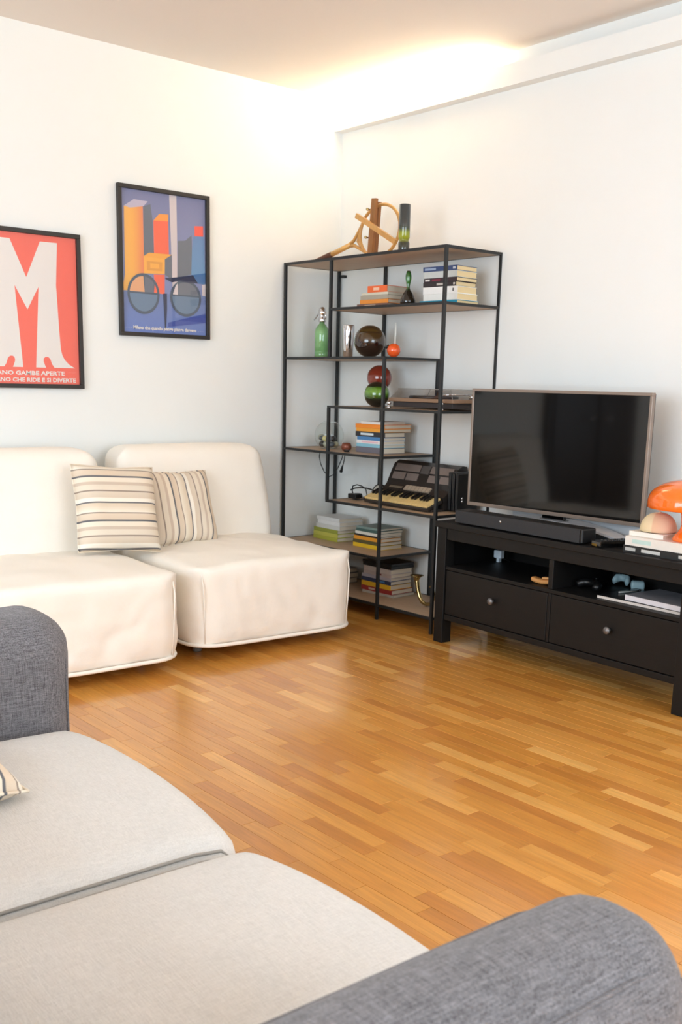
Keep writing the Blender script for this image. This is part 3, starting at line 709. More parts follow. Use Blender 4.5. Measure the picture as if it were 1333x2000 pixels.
pa, pb = Vector((-.112, -.055, .218)), Vector((.188, -.055, .062)); d_ = (pb-pa).normalized(); n_ = Vector((d_.z, 0, -d_.x))*.0125
obj('bar', MB().add([pa+n_+Vector((0, e, 0)) for e in (-.008, .008)]+[pa-n_+Vector((0, e, 0)) for e in (-.008, .008)]+[pb+n_+Vector((0, e, 0)) for e in (-.008, .008)]+[pb-n_+Vector((0, e, 0)) for e in (-.008, .008)],
    [(0, 1, 3, 2), (4, 6, 7, 5), (0, 4, 5, 1), (2, 3, 7, 6), (0, 2, 6, 4), (1, 5, 7, 3)]), LIGHTWOOD, g)
for q in ((-.012, .10), (-.004, .235)): obj('wing_nut', MB().lathe([(.004, 0), (.004, .012), (.007, .012), (.007, .02)], 12, (0, 0, 0), Matrix.Translation((q[0], -.062, q[1])) @ Matrix.Rotation(PI/2, 4, 'X')), BRASS, g)
# cylinder vase
t = on('cylinder_vase', 'tall cylindrical glass vase, black with an olive green band, on the shelf top', 'vase', .845, .075, Z1)
CV = ramp_axis('olive_black_glass', 'Z', [(0, (44, 48, 40)), (.19, (50, 52, 34)), (.24, (128, 132, 28)), (.31, (150, 158, 20)), (.40, (140, 150, 24)), (.48, (64, 72, 46)), (.56, (58, 62, 60)), (1, (52, 56, 58))], .08, coat=.6)
obj('body', MB().lathe([(0, .004), (.026, 0), (.0275, .004), (.0275, .042), (.0235, .05), (.0235, .056), (.028, .066), (.028, .218), (.026, .22), (.025, .216), (.025, .07), (0, .065)], 40, cap=False), CV, t)
# gourd vase
t = on('gourd_vase', 'green glass vase with black pear shaped base between the upper stacks', 'vase', .841, .12, Z2)
GV = ramp_axis('green_black_glass', 'Z', [(0, (26, 18, 16)), (.42, (30, 26, 20)), (.52, (34, 84, 28)), (.75, (52, 120, 44)), (1, (24, 62, 26))], .06, coat=.7)
obj('body', MB().lathe([(0, .003), (.030, 0), (.039, .010), (.0375, .028), (.026, .056), (.010, .078), (.0075, .09), (.0105, .108), (.0145, .128), (.015, .143), (.011, .16), (.0075, .167), (.006, .165), (0, .12)], 36, cap=False), GV, t)
# siphon
t = on('soda_siphon', 'green glass soda siphon bottle with chrome head on the third shelf', 'siphon', .142, .15, Z3)
obj('bottle', MB().lathe([(0, .004), (.036, 0), (.039, .006), (.039, .030), (.0375, .032), (.039, .034), (.039, .138), (.035, .155), (.024, .172), (.015, .182), (.0145, .190), (0, .190)], 40, cap=False), ramp_axis('green_siphon_glass', 'Z', [(0, (140, 178, 128)), (.1, (112, 164, 104)), (.7, (136, 186, 126)), (1, (96, 140, 84))], .06, coat=.6), t)
obj('collar', MB().lathe([(.02, .19), (.022, .193), (.022, .212), (.017, .217), (.017, .225), (.022, .23), (.023, .245), (.018, .262), (.008, .27), (0, .271)], 28), CHROME, t)
obj('spout', MB().tube([(-.015, 0, .238), (-.035, 0, .232), (-.055, 0, .215), (-.067, 0, .203)], [.006, .005, .004, .004], 10), CHROME, t)
obj('lever', MB().tube([(.012, 0, .25), (.028, 0, .235), (.03, 0, .205)], .0045, 8), CHROME, t)
# shaker
t = on('cocktail_shaker', 'brushed steel cocktail shaker beside the dark glass globe', 'shaker', .364, .15, Z3)
obj('cup', MB().lathe([(0, .003), (.024, 0), (.0255, .004), (.031, .10), (.0312, .104)], 36, cap=False), CHROME, t); obj('lid', MB().lathe([(.0312, .104), (.0318, .107), (.032, .12), (.0325, .165), (.0315, .169), (0, .171)], 36, cap=False), CHROME, t)
# brown globe
t = on('globe_vase', 'large dark brown glass globe vase on the third shelf', 'vase', .558, .13, Z3)
BRG = ramp_axis('brown_globe_glass', 'Z', [(0, (26, 14, 12)), (.45, (38, 22, 16)), (.5, (66, 46, 24)), (.72, (74, 54, 24)), (.78, (48, 30, 14)), (.8, (84, 64, 28)), (.93, (70, 50, 22)), (1, (40, 26, 14))], .04, coat=.8)
def sphere(r, z, a0=-80, a1=78, n=26): return [(r*math.cos(math.radians(a0+(a1-a0)*i/n)), z+r*math.sin(math.radians(a0+(a1-a0)*i/n))) for i in range(n+1)]
def globe(r, open_=78): 
    p = sphere(r, r*.985, -80, open_); e = p[-1]; return [(0, p[0][1]+.003)]+p+[(e[0]-.003, e[1]-.002), (r*.6, r*1.4), (0, r*1.35)]
obj('body', MB().lathe(globe(.082), 48, cap=False), BRG, t)
# orange flask
t = on('orange_flask', 'small orange ball with a black cap and a clear straw on the third shelf', 'ornament', .741, .13, Z3)
ORG = pm('glossy_orange', (236, 92, 36), .18, var=.04, coat=.5)
obj('ball', MB().lathe(sphere(.0345, .034, -80, 86), 32), ORG, t); obj('cap', MB().lathe([(.012, 0), (.013, .008), (0, .012)], 18, (0, 0, 0), Matrix.Translation((-.022, -.020, .048)) @ Matrix.Rotation(math.radians(-35), 4, 'Y') @ Matrix.Rotation(math.radians(35), 4, 'X')), PLASTIC, t)
obj('straw', MB().tube([(.008, 0, .066), (.009, 0, .11), (.010, 0, .17)], .0045, 10), pm('pale_glass_straw', (226, 230, 226), .1, coat=.5), t)
# red and green globes
t = on('globe_vase', 'red ceramic globe half hidden behind the green one', 'vase', .530, .235, Z4)
obj('body', MB().lathe([(0, .002), (.03, 0), (.03, .085), (.02, .09)]+sphere(.066, .150, -68, 80)+[(0, .213)], 40, cap=False), pm('oxblood_glaze', (132, 48, 32), .1, var=.15, scale=12, coat=.6), t)
t = on('globe_vase', 'green glass globe vase with black top and bottom on the fourth shelf', 'vase', .640, .115, Z4)
obj('body', MB().lathe(globe(.066), 44, cap=False), ramp_axis('green_black_bands', 'Z', [(0, (14, 14, 12)), (.30, (16, 18, 12)), (.42, (60, 96, 24)), (.6, (104, 150, 40)), (.74, (84, 128, 32)), (.82, (22, 26, 14)), (1, (12, 12, 10))], .05, coat=.8), t)
# record player
t = on('record_player', 'wooden record player under a clear dust cover on the fourth shelf', 'record player', .985, .085, Z4)
WALN = pm('walnut_plinth', (142, 112, 88), .45, var=.15, scale=12, stretch=(1, 8, 8))
obj('base', MB().bbox(-.205, .205, .015, .265, .008, .034, .002), pm('dark_plinth_base', (52, 46, 46), .5), t); obj('plinth', MB().bbox(-.225, .222, .0, .275, .0343, .052, .002), WALN, t)
obj('platter', MB().lathe([(0, 0), (.125, 0), (.125, .01), (.12, .013), (0, .013)], 40, (-.04, .14, .0525)), pm('dark_platter', (70, 62, 58), .4, metal=.4), t)
obj('tonearm', MB().tube([(.15, .22, .075), (.15, .1, .075), (.11, .05, .072)], .004, 8).lathe([(.02, .0525), (.02, .07), (.008, .08)], 18, (.15, .22, 0)), CHROME, t)
DC = pane('dust_cover', (.86, .84, .82), .02)
D_ = MB(); zb, zt, k = .0525, .098, .032
b4 = [(-.215, .008), (.212, .008), (.212, .268), (-.215, .268)]; t4 = [(-.215+k, .008+k*.6), (.212-k, .008+k*.6), (.212-k, .268-.006), (-.215+k, .268-.006)]
D_.add([(x, y, zb) for x, y in b4]+[(x, y, zt) for x, y in t4], [(0, 1, 5, 4), (1, 2, 6, 5), (2, 3, 7, 6), (3, 0, 4, 7), (4, 5, 6, 7)])
obj('dust_cover', D_, DC, t)
E_ = MB()
for i in range(4):
    E_.tube([b4[i]+(zb,), t4[i]+(zt,)], .0013, 5); E_.tube([t4[i]+(zt,), t4[(i+1) % 4]+(zt,)], .0013, 5)
obj('cover_edge', E_, pm('smoky_acrylic', (150, 144, 138), .2), t)
for u_, d_, hh, lb in ((.805, .045, .036, 'tiny silver ornament in front of the green globe'), (1.172, .04, .066, 'small silver ornament at the right end of the record player')):
    t = on('silver_ornament', lb, 'ornament', u_, d_, Z4); q = hh/.066
    if q < .8: pf = [(.011, 0), (.012, .004), (.006, .010), (.005, .014), (.011, .022), (.0115, .03), (.004, .036), (0, .036)]
    else: pf = [(.013, 0), (.014, .006), (.006, .013), (.005, .019), (.0125, .026), (.0125, .034), (.0045, .040), (.004, .058), (.006, .062), (0, .066)]
    obj('body', MB().lathe(pf, 24), CHROME, t)
    if q > .8: obj('ring', MB().tube([(.0055*math.cos(a*PI/6), .0055*math.sin(a*PI/6), .05) for a in range(12)], .0015, 5, closed=True), CHROME, t)
# glass bowl of pebbles
t = on('glass_bowl', 'round clear glass bowl holding pale and dark pebbles on the fifth shelf', 'bowl', .205, .165, Z5)
pf = sphere(.082, .072, -62, 62, 24); e = [(0, .003)]+pf
obj('bowl', MB().lathe(e, 40, cap=False), pane('bowl_glass', (.96, .98, .97)), t)
obj('rim', MB().tube([(pf[-1][0]*math.cos(a*PI/20), pf[-1][0]*math.sin(a*PI/20), pf[-1][1]) for a in range(40)], .002, 6, closed=True), pm('clear_rim', (206, 212, 210), .1), t)
PC = [(196, 190, 160), (88, 92, 98), (206, 196, 140), (60, 58, 58), (172, 170, 150), (110, 112, 118)]
spots = [(-.055, -.03, .03), (-.02, -.055, .03), (.025, -.05, .031), (.055, -.02, .03), (.0, .01, .024), (-.05, .03, .03), (.04, .035, .03), (-.005, .06, .03), (-.066, -.025, .078), (-.03, -.05, .074), (.016, -.055, .074), (.05, -.045, .075), (.0, -.005, .068), (.035, .01, .072), (-.04, .02, .074)]
for i, (a, b, c) in enumerate(spots):
    q = on('pebble', ['pale', 'dark'][i % 2]+' smooth pebble in the round glass bowl on the fifth shelf', 'pebble', .205+a*.72, .165+b*.72, Z5+(c-.022)*.76, 0, ('pale', 'dark')[i % 2]+' pebbles in the glass bowl'); rr = .0165+.0015*(i % 3)
    mm = MB(); mm.lathe([(rr*math.cos(math.radians(-86+172*k/10))*(1+.05*math.sin(k+i)), rr*.92*math.sin(math.radians(-86+172*k/10))+.0185) for k in range(11)], 16)
    obj('stone', mm, pm('pebble_%d' % (i % 6), PC[(i*2) % 6 if i % 2 == 0 else [1, 3, 5][i % 3]], .35, var=.25, scale=40), q)
t = on('copper_pot', 'small reddish copper pot between the glass bowl and the middle stack', 'pot', .392, .13, Z5)
obj('body', MB().lathe([(0, .003), (.020, 0), (.027, .010), (.029, .024), (.024, .038), (.020, .042), (.018, .04), (.022, .026), (0, .01)], 28, cap=False), pm('dull_copper', (134, 74, 54), .35, metal=.3, var=.25), t)
t = on('black_plug', 'small black adapter lying beside the middle stack', 'adapter', .475, .06, Z5)
obj('body', MB().bbox(-.014, .014, -.012, .012, 0, .012, .003), PLASTIC, t); obj('pin', MB().tube([(.014, 0, .006), (.022, 0, .006)], .002, 6), CHROME, t)
# cable hanging behind the shelf
t = on('power_cable', 'black cable with plug hanging behind the fifth shelf', 'cable', .12, .25, .60)
cp = [(-.088, 0, .243), (-.098, 0, .20), (-.085, 0, .16), (-.05, 0, .115), (-.005, 0, .092), (.035, 0, .108), (.07, 0, .15), (.10, 0, .20), (.118, 0, .243)]
obj('wire', MB().tube(cp, .0026, 8).tube([(.128, 0, .243), (.122, 0, .20), (.112, 0, .165)], .0026, 8), PLASTIC, t)
obj('plug', MB().tube([(.112, 0, .168), (.106, 0, .155), (.097, 0, .132), (.095, 0, .124)], [.003, .006, .009, .008], 10), PLASTIC, t)
# accordion
t = on('piano_accordion', 'black piano accordion with yellowed keys and grey grilles on the sixth shelf', 'accordion', .850, .10, Z6, math.radians(-3))
AB = pm('accordion_shell', (44, 40, 38), .3, var=.15, coat=.3); GR = pm('accordion_grille', (138, 126, 120), .4, metal=.3, var=.15, scale=60, stretch=(1, 1, 8))
IV = pm('yellowed_key', (228, 198, 134), .4, var=.05); EB = pm('black_key', (16, 15, 15), .3)
hw = .243
obj('body', MB().prism([(.080, .004), (.080, .066), (.118, .098), (.150, .165), (.172, .205), (.205, .222), (.235, .218), (.245, .19), (.245, .004)], -hw, hw, 'yz'), AB, t)
KM = Matrix.Translation((0, -.028, .004)) @ Matrix.Rotation(math.radians(21), 4, 'X') @ Matrix.Translation((0, .028, -.004))
obj('key_bed', MB().bbox(-hw-.012, hw+.004, -.028, .078, .004, .022, .004, KM), AB, t)
obj('key_rest', MB().bbox(-hw, hw, .0, .078, .0, .012, .002), AB, t)
nk = 22; kw = 2*hw/nk
for i in range(nk):
    x0 = -hw+i*kw
    obj('white_key', MB().bbox(x0+.0008, x0+kw-.0008, -.024, .074, .0225, .034, .0012, KM), IV, t)
    if i % 7 in (0, 1, 3, 4, 5) and i < nk-1: obj('black_key', MB().bbox(x0+kw-.0065, x0+kw+.0065, .018, .074, .0345, .047, .002, KM), EB, t)
def onface(a, b, off):  # point on the sloped front: a in 0..1 up the slope
    y0, z0, y1, z1 = .118, .082, .150, .165
    return (b, y0+(y1-y0)*a-.932*off, z0+(z1-z0)*a+.36*off)
def tile(name, b0, b1, pa, pb, mat, th=.004):
    n_ = Vector((0, -(pb[1]-pa[1]), pb[0]-pa[0])); n_ = Vector((0, -(pb[1]-pa[1]), (pb[0]-pa[0]))).normalized()
    vs = []
    for off in (.0006, th):
        for b, p in ((b0, pa), (b1, pa), (b1, pb), (b0, pb)): vs.append(Vector((b, p[0], p[1]))+n_*off)
    obj(name, MB().add(vs, [(0, 1, 2, 3), (4, 7, 6, 5), (0, 4, 5, 1), (1, 5, 6, 2), (2, 6, 7, 3), (3, 7, 4, 0)]), mat, t)
def lp(a, y0=.118, z0=.098, y1=.150, z1=.165): return (y0+(y1-y0)*a, z0+(z1-z0)*a)
def lp2(a): return lp(a, .150, .165, .172, .205)
for b0, b1 in ((-.215, -.118), (-.106, -.018), (.062, .138), (.147, .222)): tile('grille', b0, b1, lp(.42), lp(.95), GR)
for b0, b1 in ((-.215, -.022), (.06, .222)): tile('grille', b0, b1, lp2(.12), lp2(1.0), GR)
tile('emblem_plate', -.012, .05, lp2(0), lp2(1.0), pm('emblem_plate', (84, 80, 78), .4), .003)
def lq(a): return lp(a, .080, .066, .118, .098)
for k in range(7): tile('register_switch', -.075+k*.028, -.051+k*.028, lq(.35), lq(1.0), pm('register_switch', (176, 158, 138), .35), .008)
tile('name_plate', -.20, -.10, lq(.5), lq(.8), pm('name_plate', (120, 108, 92), .4), .002)
Bl = MB()
for k in range(6): Bl.bbox(hw+.002+k*.0125, hw+.012+k*.0125, .105-.003*(k % 2), .245, .006, .196-.004*(k % 2), .003)
obj('bellows', Bl, PLASTIC, t)
for q in ((.07, .08), (.055, .05)): obj('strap_stud', MB().lathe([(.006, 0), (.006, .004), (0, .006)], 14, (0, 0, 0), Matrix.Translation((hw+.077, .13, q[0])) @ Matrix.Rotation(PI/2, 4, 'Y')), CHROME, t)
# things left of the accordion
t = on('headphones', 'black headphones with a pale round pad beside the accordion', 'headphones', .52, .235, Z6)
obj('headband', MB().tube([(-.10+.10*math.cos(a), .0+.02*math.sin(a), .032+.02*math.sin(a)) for a in [PI*k/14 for k in range(15)]], .004, 8), PLASTIC, t)
obj('ear_cup', MB().lathe([(0, 0), (.03, 0), (.034, .008), (.03, .022), (0, .024)], 24, (-.115, -.03, .001)), PLASTIC, t)
RM2 = Matrix.Translation((.02, .015, .045)) @ Matrix.Rotation(math.radians(18), 4, 'Z') @ Matrix.Rotation(math.radians(72), 4, 'X')
obj('ear_cup', MB().lathe([(0, -.014), (.034, -.014), (.042, -.006), (.042, .004), (.034, .008)], 28, (0, 0, 0), RM2), PLASTIC, t)
obj('ear_pad', MB().lathe([(0, .0), (.032, .0), (.034, .008), (.028, .015), (0, .013)], 28, (0, 0, .0), RM2), pm('pale_pad', (196, 192, 180), .8), t)
t = on('coiled_cable', 'black cable coiled on the sixth shelf left of the accordion', 'cable', .475, .10, Z6)
cc = [(-.055, .07, .004), (-.06, .06, .04), (-.045, .05, .07), (-.01, .05, .08), (.03, .05, .075), (.05, .06, .06), (.06, .06, .03), (.05, .04, .006), (.02, .02, .004), (-.02, .03, .004), (-.03, .06, .004)]
obj('wire', MB().tube(cc, .003, 8), PLASTIC, t); obj('adapter', MB().bbox(-.03, .035, .0, .035, .009, .034, .004), PLASTIC, t)
# horn
t = on('brass_horn', 'small curved brass horn on the bottom shelf', 'horn', .985, .17, Z8)
hp = [(-.055, 0, .128), (-.052, 0, .118), (-.048, 0, .10), (-.042, 0, .075), (-.030, 0, .045), (-.010, 0, .020), (.02, 0, .011), (.05, 0, .02), (.068, 0, .045), (.072, 0, .075), (.062, 0, .098)]
obj('tube', MB().tube(hp, [.014, .0135, .0125, .012, .0115, .011, .0105, .010, .009, .008, .008], 14), BRASS, t)
obj('bell', MB().lathe([(.013, 0), (.016, .012), (.024, .022), (.036, .028), (.037, .029), (.024, .0245), (.012, .012)], 28, (-.055, 0, .124), None, False), BRASS, t)
obj('mouthpiece', MB().lathe([(.008, 0), (.009, .01), (.013, .014), (.013, .018)], 18, (0, 0, 0), Matrix.Translation((.060, 0, .098)) @ Matrix.Rotation(math.radians(-28), 4, 'Y')), BRASS, t)

# ------------------------------------------------------------------ television bench
BFX, BFY, BT, BW = -.4775, -1.3587, -.04145, 1.4271
BROT = BT-PI/2; BD, BH = .44, .5966
def Bp(u, d, z): return (BFX+u*math.sin(BT)+d*math.cos(BT), BFY-u*math.cos(BT)+d*math.sin(BT), z)
bn = thing('television_bench', 'long black brown wooden television bench with two drawers', 'tv bench', (BFX, BFY, 0), BROT)
def bpart(n, *a, b=.002, m=BLACKWOOD, p=None): return obj(n, MB().bbox(*a, b), m, p or bn)
bpart('top', -.008, BW+.008, -.012, BD+.005, .568, BH, b=.003)
for u0 in (0, BW-.06):
    for d0 in (0, BD-.06): bpart('leg', u0, u0+.06, d0, d0+.06, .001, .5675)
bpart('front_rail', .0605, BW-.0605, .006, .03, .512, .5675); bpart('front_rail', .0605, BW-.0605, .006, .03, .118, .146)
bpart('middle_board', .0605, BW-.0605, .006, BD-.022, .366, .383)
for u0 in (.012, BW-.03): bpart('side_panel', u0, u0+.018, .0605, BD-.0605, .118, .5675)
bpart('divider', BW/2-.013, BW/2+.013, .008, BD-.022, .3835, .5115); bpart('divider', BW/2-.008, BW/2+.008, .008, BD-.022, .1465, .3655)
bpart('back_panel', .0605, BW-.0605, BD-.02, BD-.008, .118, .5675); bpart('bottom_panel', .0605, BW-.0605, .031, BD-.022, .126, .134)
KN = pm('grey_knob', (122, 120, 120), .35, metal=.6)
for u0, u1 in ((.064, BW/2-.0105), (BW/2+.0105, BW-.064)):
    dr = bpart('drawer', u0, u1, .008, .028, .149, .363, b=.003)
    obj('knob', MB().lathe([(.006, 0), (.006, .010), (.014, .016), (.0165, .022), (.013, .028), (0, .030)], 24, (0, 0, 0), Matrix.Translation(((u0+u1)/2, .008, .270)) @ Matrix.Rotation(PI/2, 4, 'X')), KN, dr)
def onb(name, label, cat, u, d, z, rot=0, group=None): return thing(name, label, cat, Bp(u, d, z+.0005), BROT+rot, group)
# soundbar
t = onb('soundbar', 'long charcoal soundbar at the front of the bench', 'soundbar', .49, .008, BH)
obj('body', MB().bbox(-.38, .38, 0, .088, .004, .066, .006), PLASTIC, t)
obj('front_grille', MB().bbox(-.378, .366, -.004, -.0003, .007, .063, .0015), pm('grille_cloth', (44, 45, 48), .8, var=.3, scale=400), t)
obj('badge', MB().lathe([(.0055, 0), (.0055, .002), (0, .002)], 18, (0, 0, 0), Matrix.Translation((-.085, -.0043, .042)) @ Matrix.Rotation(PI/2, 4, 'X')), CHROME, t)
for q in (-.33, .33): obj('foot', MB().box(q-.02, q+.02, .02, .07, 0, .004), PLASTIC, t)
# television
TVT = .049
t = thing('television', 'large flat television with a dark screen and bronze bezel', 'television', (-.276, -1.859, BH+.0005), TVT-PI/2)
BZ = pm('bronze_bezel', (152, 138, 128), .35, metal=.6, var=.04)
w2, z0, z1, q = .483, .069, .628, .013
for a in ((-w2, w2, z1-q, z1), (-w2, w2, z0, z0+q+.004), (-w2, -w2+q, z0+q+.004, z1-q), (w2-q, w2, z0+q+.004, z1-q)):
    obj('bezel', MB().bbox(a[0], a[1], 0, .022, a[2], a[3], .0015), BZ, t)
SCR = pm('dark_screen', (10, 9, 9), .06, var=.05, spec=.5); obj('screen', MB().box(-w2+q, w2-q, .004, .012, z0+q+.004, z1-q), SCR, t)
obj('back_shell', MB().bbox(-w2+.004, w2-.004, .0225, .034, z0+.004, z1-.004, .003).bbox(-.32, .32, .034, .062, .095, .43, .012), PLASTIC, t)
obj('neck', MB().bbox(-.06, .06, .035, .06, .047, .13, .004), pm('gloss_black', (10, 10, 11), .08, coat=.5), t)
ft = MB(); n = 26; vs = []
for k in range(n+1):
    a = -1+2*k/n; x = a*.42; y = .06-.10*a*a; wd = .030+.012*(1-a*a); zq = .006+.030*(1-a*a)
    for zz in (zq, zq+.010): vs += [(x, y-wd, zz-.003), (x, y+wd, zz+.005)]
fs = []
for k in range(n):
    o4 = k*4; p4 = o4+4; fs += [(o4, p4, p4+1, o4+1), (o4+2, o4+3, p4+3, p4+2), (o4, o4+2, p4+2, p4), (o4+1, p4+1, p4+3, o4+3)]
fs += [(0, 1, 3, 2), (n*4, n*4+2, n*4+3, n*4+1)]
obj('foot', ft.add(vs, fs), pm('polished_foot', (232, 234, 240), .3, metal=.35), t)
obj('neck_plate', MB().bbox(-.075, .075, .04, .11, .043, .047, .002), CHROME, t)
# white cable box behind the television
t = onb('cable_box', 'long white cable box standing behind the television', 'cable box', .575, .35, BH)
obj('box_body', MB().bbox(-.42, .42, 0, .085, 0, .075, .004), pm('white_plastic', (226, 228, 232), .4, var=.02), t)
obj('lid', MB().bbox(-.422, .422, -.002, .087, .0753, .085, .003), pm('white_plastic', (226, 228, 232), .4, var=.02), t)
t = onb('media_player', 'small black media player box at the right of the soundbar', 'media player', .93, .02, BH, math.radians(-14))
obj('body', MB().bbox(-.032, .032, 0, .26, 0, .026, .003), pm('gloss_black', (10, 10, 11), .08, coat=.5), t)
obj('badge', MB().bbox(-.024, .008, -.0012, -.0002, .004, .014, .0003), pm('gold_badge', (160, 126, 60), .3, metal=.8), t)
for k in range(6):
    for j in range(2): obj('button', MB().lathe([(.005, 0), (.005, .002), (.003, .003), (0, .003)], 12, (-.012+.024*j, .04+.034*k, .0262)), pm('dim_button', (70, 68, 64), .4), t)
t = thing('thin_cable', 'thin black cable looping behind the soundbar', 'cable', Bp(.30, .135, BH+.0005), BROT)
obj('wire', MB().tube([(-.12, .02, .003), (-.08, .03, .02), (-.05, .035, .045), (-.03, .03, .05), (-.02, .02, .03), (.0, .0, .004), (.1, -.02, .003), (.2, -.01, .006), (.24, .0, .03), (.22, .01, .05), (.17, .01, .045), (.16, .0, .02), (.2, -.02, .003)], .002, 6), PLASTIC, t)
# books, cap and lamp at the right end
FB = (Bp, BROT)
z = book('large black book with white lettering at the bottom of the bench pile', 1.235, .03, BH, .345, .26, .029, (34, 34, 34), math.radians(1), None, FB, None, [(.03, .17, (190, 190, 186)), (.25, .50, (206, 206, 202)), (.74, .82, (190, 190, 186))])
z = book('large white art book with pale teal lettering on the bench pile', 1.235, .033, z, .335, .26, .037, (234, 230, 222), math.radians(1), None, FB, None, [(.10, .36, (196, 222, 216))])
z = book('slim white booklet under the cap', 1.142, .06, z, .155, .15, .018, (242, 236, 226), math.radians(3), None, FB)
t = onb('baseball_cap', 'cream baseball cap with a pinkish back resting on the booklet', 'cap', 1.145, .135, z, math.radians(20)); t.scale = (.93, .93, .86)
CP = ramp_axis('cream_cap_cloth', 'X', [(0, (232, 214, 172)), (.42, (234, 216, 178)), (.46, (228, 190, 156)), (1, (226, 190, 164))], .9, bump=.3)
pf = [(.078*math.cos(math.radians(a))**.8 if a < 90 else 0, .004+.085*math.sin(math.radians(a))) for a in range(0, 91, 9)]
obj('crown', MB().lathe([(.074, .002)]+pf, 36, cap=False), CP, t)
br = MB(); vs = []; fs = []
for k in range(13):
    a = math.radians(90-50+100*k/12)
    for rr, zz in ((.072, .010), (.125, .003), (.125, .0005), (.072, .006)): vs.append((rr*math.cos(a)*(1 if rr < .1 else 1.0), rr*math.sin(a)*.92, zz))
for k in range(12):
    for j in range(4): fs.append((k*4+j, k*4+(j+1) % 4, k*4+4+(j+1) % 4, k*4+4+j))
fs += [(0, 3, 2, 1), (48, 49, 50, 51)]
obj('brim', MB().add(vs, fs), CP, t)
obj('button', MB().lathe([(.007, .088), (.006, .092), (0, .094)], 14), CP, t)
obj('strap', MB().tube([(.07*math.cos(a), .07*math.sin(a), .012) for a in [math.radians(-60+12*k) for k in range(5)]], .006, 8), pm('dark_strap', (52, 44, 38), .7), t)
t = onb('table_lamp', 'glossy orange mushroom table lamp on the pile of books', 'lamp', 1.295, .12, z-.018)
LO = pm('glossy_orange_plastic', (250, 118, 32), .12, var=.02, coat=.6)
dm = [(.165*math.sin(math.radians(a)), .142+.098*math.cos(math.radians(a))**.8 if a < 90 else .142) for a in (0, 10, 20, 30, 40, 50, 60, 68, 75, 80, 84, 87, 90)]
obj('shade', MB().lathe([(0, dm[0][1])]+dm[1:]+[(.165, .128), (.161, .126), (.158, .133), (.135, .17), (.07, .21), (0, .222)], 56, cap=False), LO, t)
obj('stem', MB().lathe([(.03, .012), (.03, .06), (.034, .10), (.05, .14), (.055, .16), (0, .165)], 36), LO, t)
obj('base', MB().lathe([(0, 0), (.060, 0), (.062, .006), (.056, .018), (.044, .030), (.034, .048), (.031, .06)], 44, cap=False), LO, t)
# contents of the bench compartments
ZB = .3832
t = onb('white_charger', 'small pale blue white charger at the back of the left bench compartment', 'charger', .115, .30, ZB); obj('body', MB().bbox(-.024, .024, 0, .03, 0.02, .06, .005).bbox(-.008, .008, .005, .025, 0, .02, .002), pm('pale_charger', (214, 226, 236), .4), t); obj('cable_end', MB().tube([(0, .03, .02), (.01, .05, .012), (.03, .06, .004)], .003, 6), PLASTIC, t)
t = onb('sunglasses_case', 'tan leather case lying in the left bench compartment', 'case', .615, .07, ZB, math.radians(5)); t.scale = (.72, .72, .8)
obj('case_body', rbox(-.075, .075, -.025, .028, .0, .026, .012, .008, lambda p, n: Vector((p.x, p.y, p.z+.010*(abs(p.x)/.075)**2))), pm('tan_leather', (204, 146, 84), .55, var=.12), t)
obj('flap', rbox(.0, .070, -.012, .022, .0275, .040, .006, .006, lambda p, n: Vector((p.x, p.y, p.z+.010*(abs(p.x)/.075)**2))), pm('tan_leather_light', (214, 162, 104), .55, var=.12), t)
t = onb('magazine', 'dark covered magazine with a white spine in the right bench compartment', 'magazine', 1.145, .045, ZB, math.radians(1)); obj('pages', MB().box(-.20, .20, .002, .26, .001, .011), PAPER, t); obj('cover', MB().box(-.202, .202, 0, .262, .0112, .0122), pm('dark_magazine', (40, 38, 40), .25), t); obj('spine', MB().box(-.202, .202, -.0012, .0018, .0005, .0108), pm('white_spine', (224, 214, 206), .5), t)
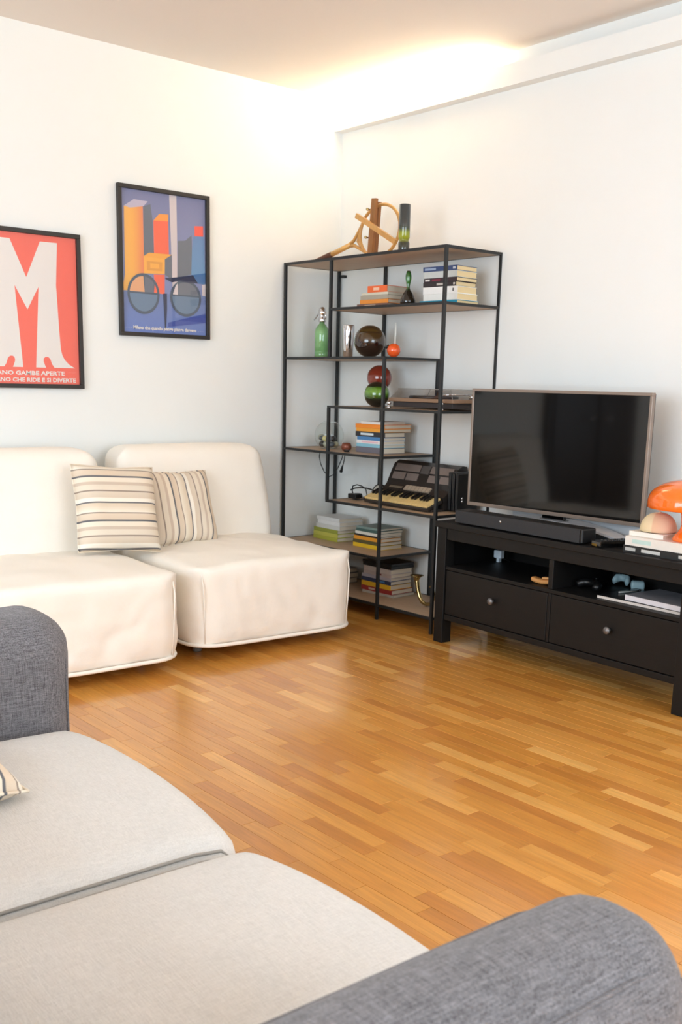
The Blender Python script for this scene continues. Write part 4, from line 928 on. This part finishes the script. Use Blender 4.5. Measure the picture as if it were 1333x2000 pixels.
t = onb('magazine', 'grey covered magazine with thick white edges, upper one in the right bench compartment', 'magazine', 1.205, .050, ZB+.0126, math.radians(-2)); obj('pages', MB().box(-.135, .135, .001, .22, .001, .021), pm('white_edges', (226, 224, 230), .8), t); obj('cover', MB().box(-.136, .136, 0, .222, .0212, .0222), pm('grey_magazine', (150, 150, 158), .35, var=.5, scale=14), t)
t = onb('game_controller', 'pale blue game controller at the back of the right bench compartment', 'controller', .835, .345, ZB, math.radians(10)); t.scale = (.62, .62, 1)
PB = pm('pale_blue_plastic', (176, 206, 214), .4)
obj('shell', MB().tube([(-.05, -.03, .02), (-.045, .0, .03), (-.02, .02, .034), (.02, .02, .034), (.045, .0, .03), (.05, -.03, .02)], [.014, .02, .017, .017, .02, .014], 14), PB, t)
for q in (-.02, .02): obj('thumb_stick', MB().lathe([(.005, .05), (.005, .058), (.009, .06), (0, .063)], 14, (q, .012, 0)), PLASTIC, t)
t = onb('wireless_mouse', 'pale blue rounded mouse beside the game controller', 'mouse', .93, .33, ZB, math.radians(40)); t.scale = (.6, .8, 1.2); obj('shell', rbox(-.05, .05, -.028, .028, .0, .034, .015, .007), PB, t); obj('scroll_wheel', MB().lathe([(.006, -.003), (.007, 0), (.006, .003)], 14, (0, 0, 0), Matrix.Translation((.03, 0, .033)) @ Matrix.Rotation(PI/2, 4, 'X')), PLASTIC, t)
t = onb('glass_rod', 'clear rod lying across the magazine in the bench', 'rod', .975, .14, ZB+.013, math.radians(75)); t.scale = (.8, .8, .8); obj('shaft', MB().tube([(0, .0, .005), (.13, .0, .005)], .0045, 10), pm('pale_rod', (190, 190, 186), .15), t); obj('knob', MB().lathe([(.0045, 0), (.0075, .005), (.0045, .012), (0, .014)], 14, (0, 0, 0), Matrix.Translation((.13, 0, .0078)) @ Matrix.Rotation(PI/2, 4, 'Y')), PLASTIC, t)
t = onb('gamepad', 'black gamepad in the shade of the right bench compartment', 'controller', .82, .15, ZB, math.radians(-8))
obj('shell', MB().tube([(-.055, -.03, .018), (-.045, .0, .026), (-.02, .015, .028), (.02, .015, .028), (.045, .0, .026), (.055, -.03, .018)], [.013, .018, .016, .016, .018, .013], 14), PLASTIC, t); obj('thumb_stick', MB().lathe([(.005, .042), (.005, .052), (.009, .054), (0, .056)], 14, (.02, .01, 0)), PLASTIC, t)
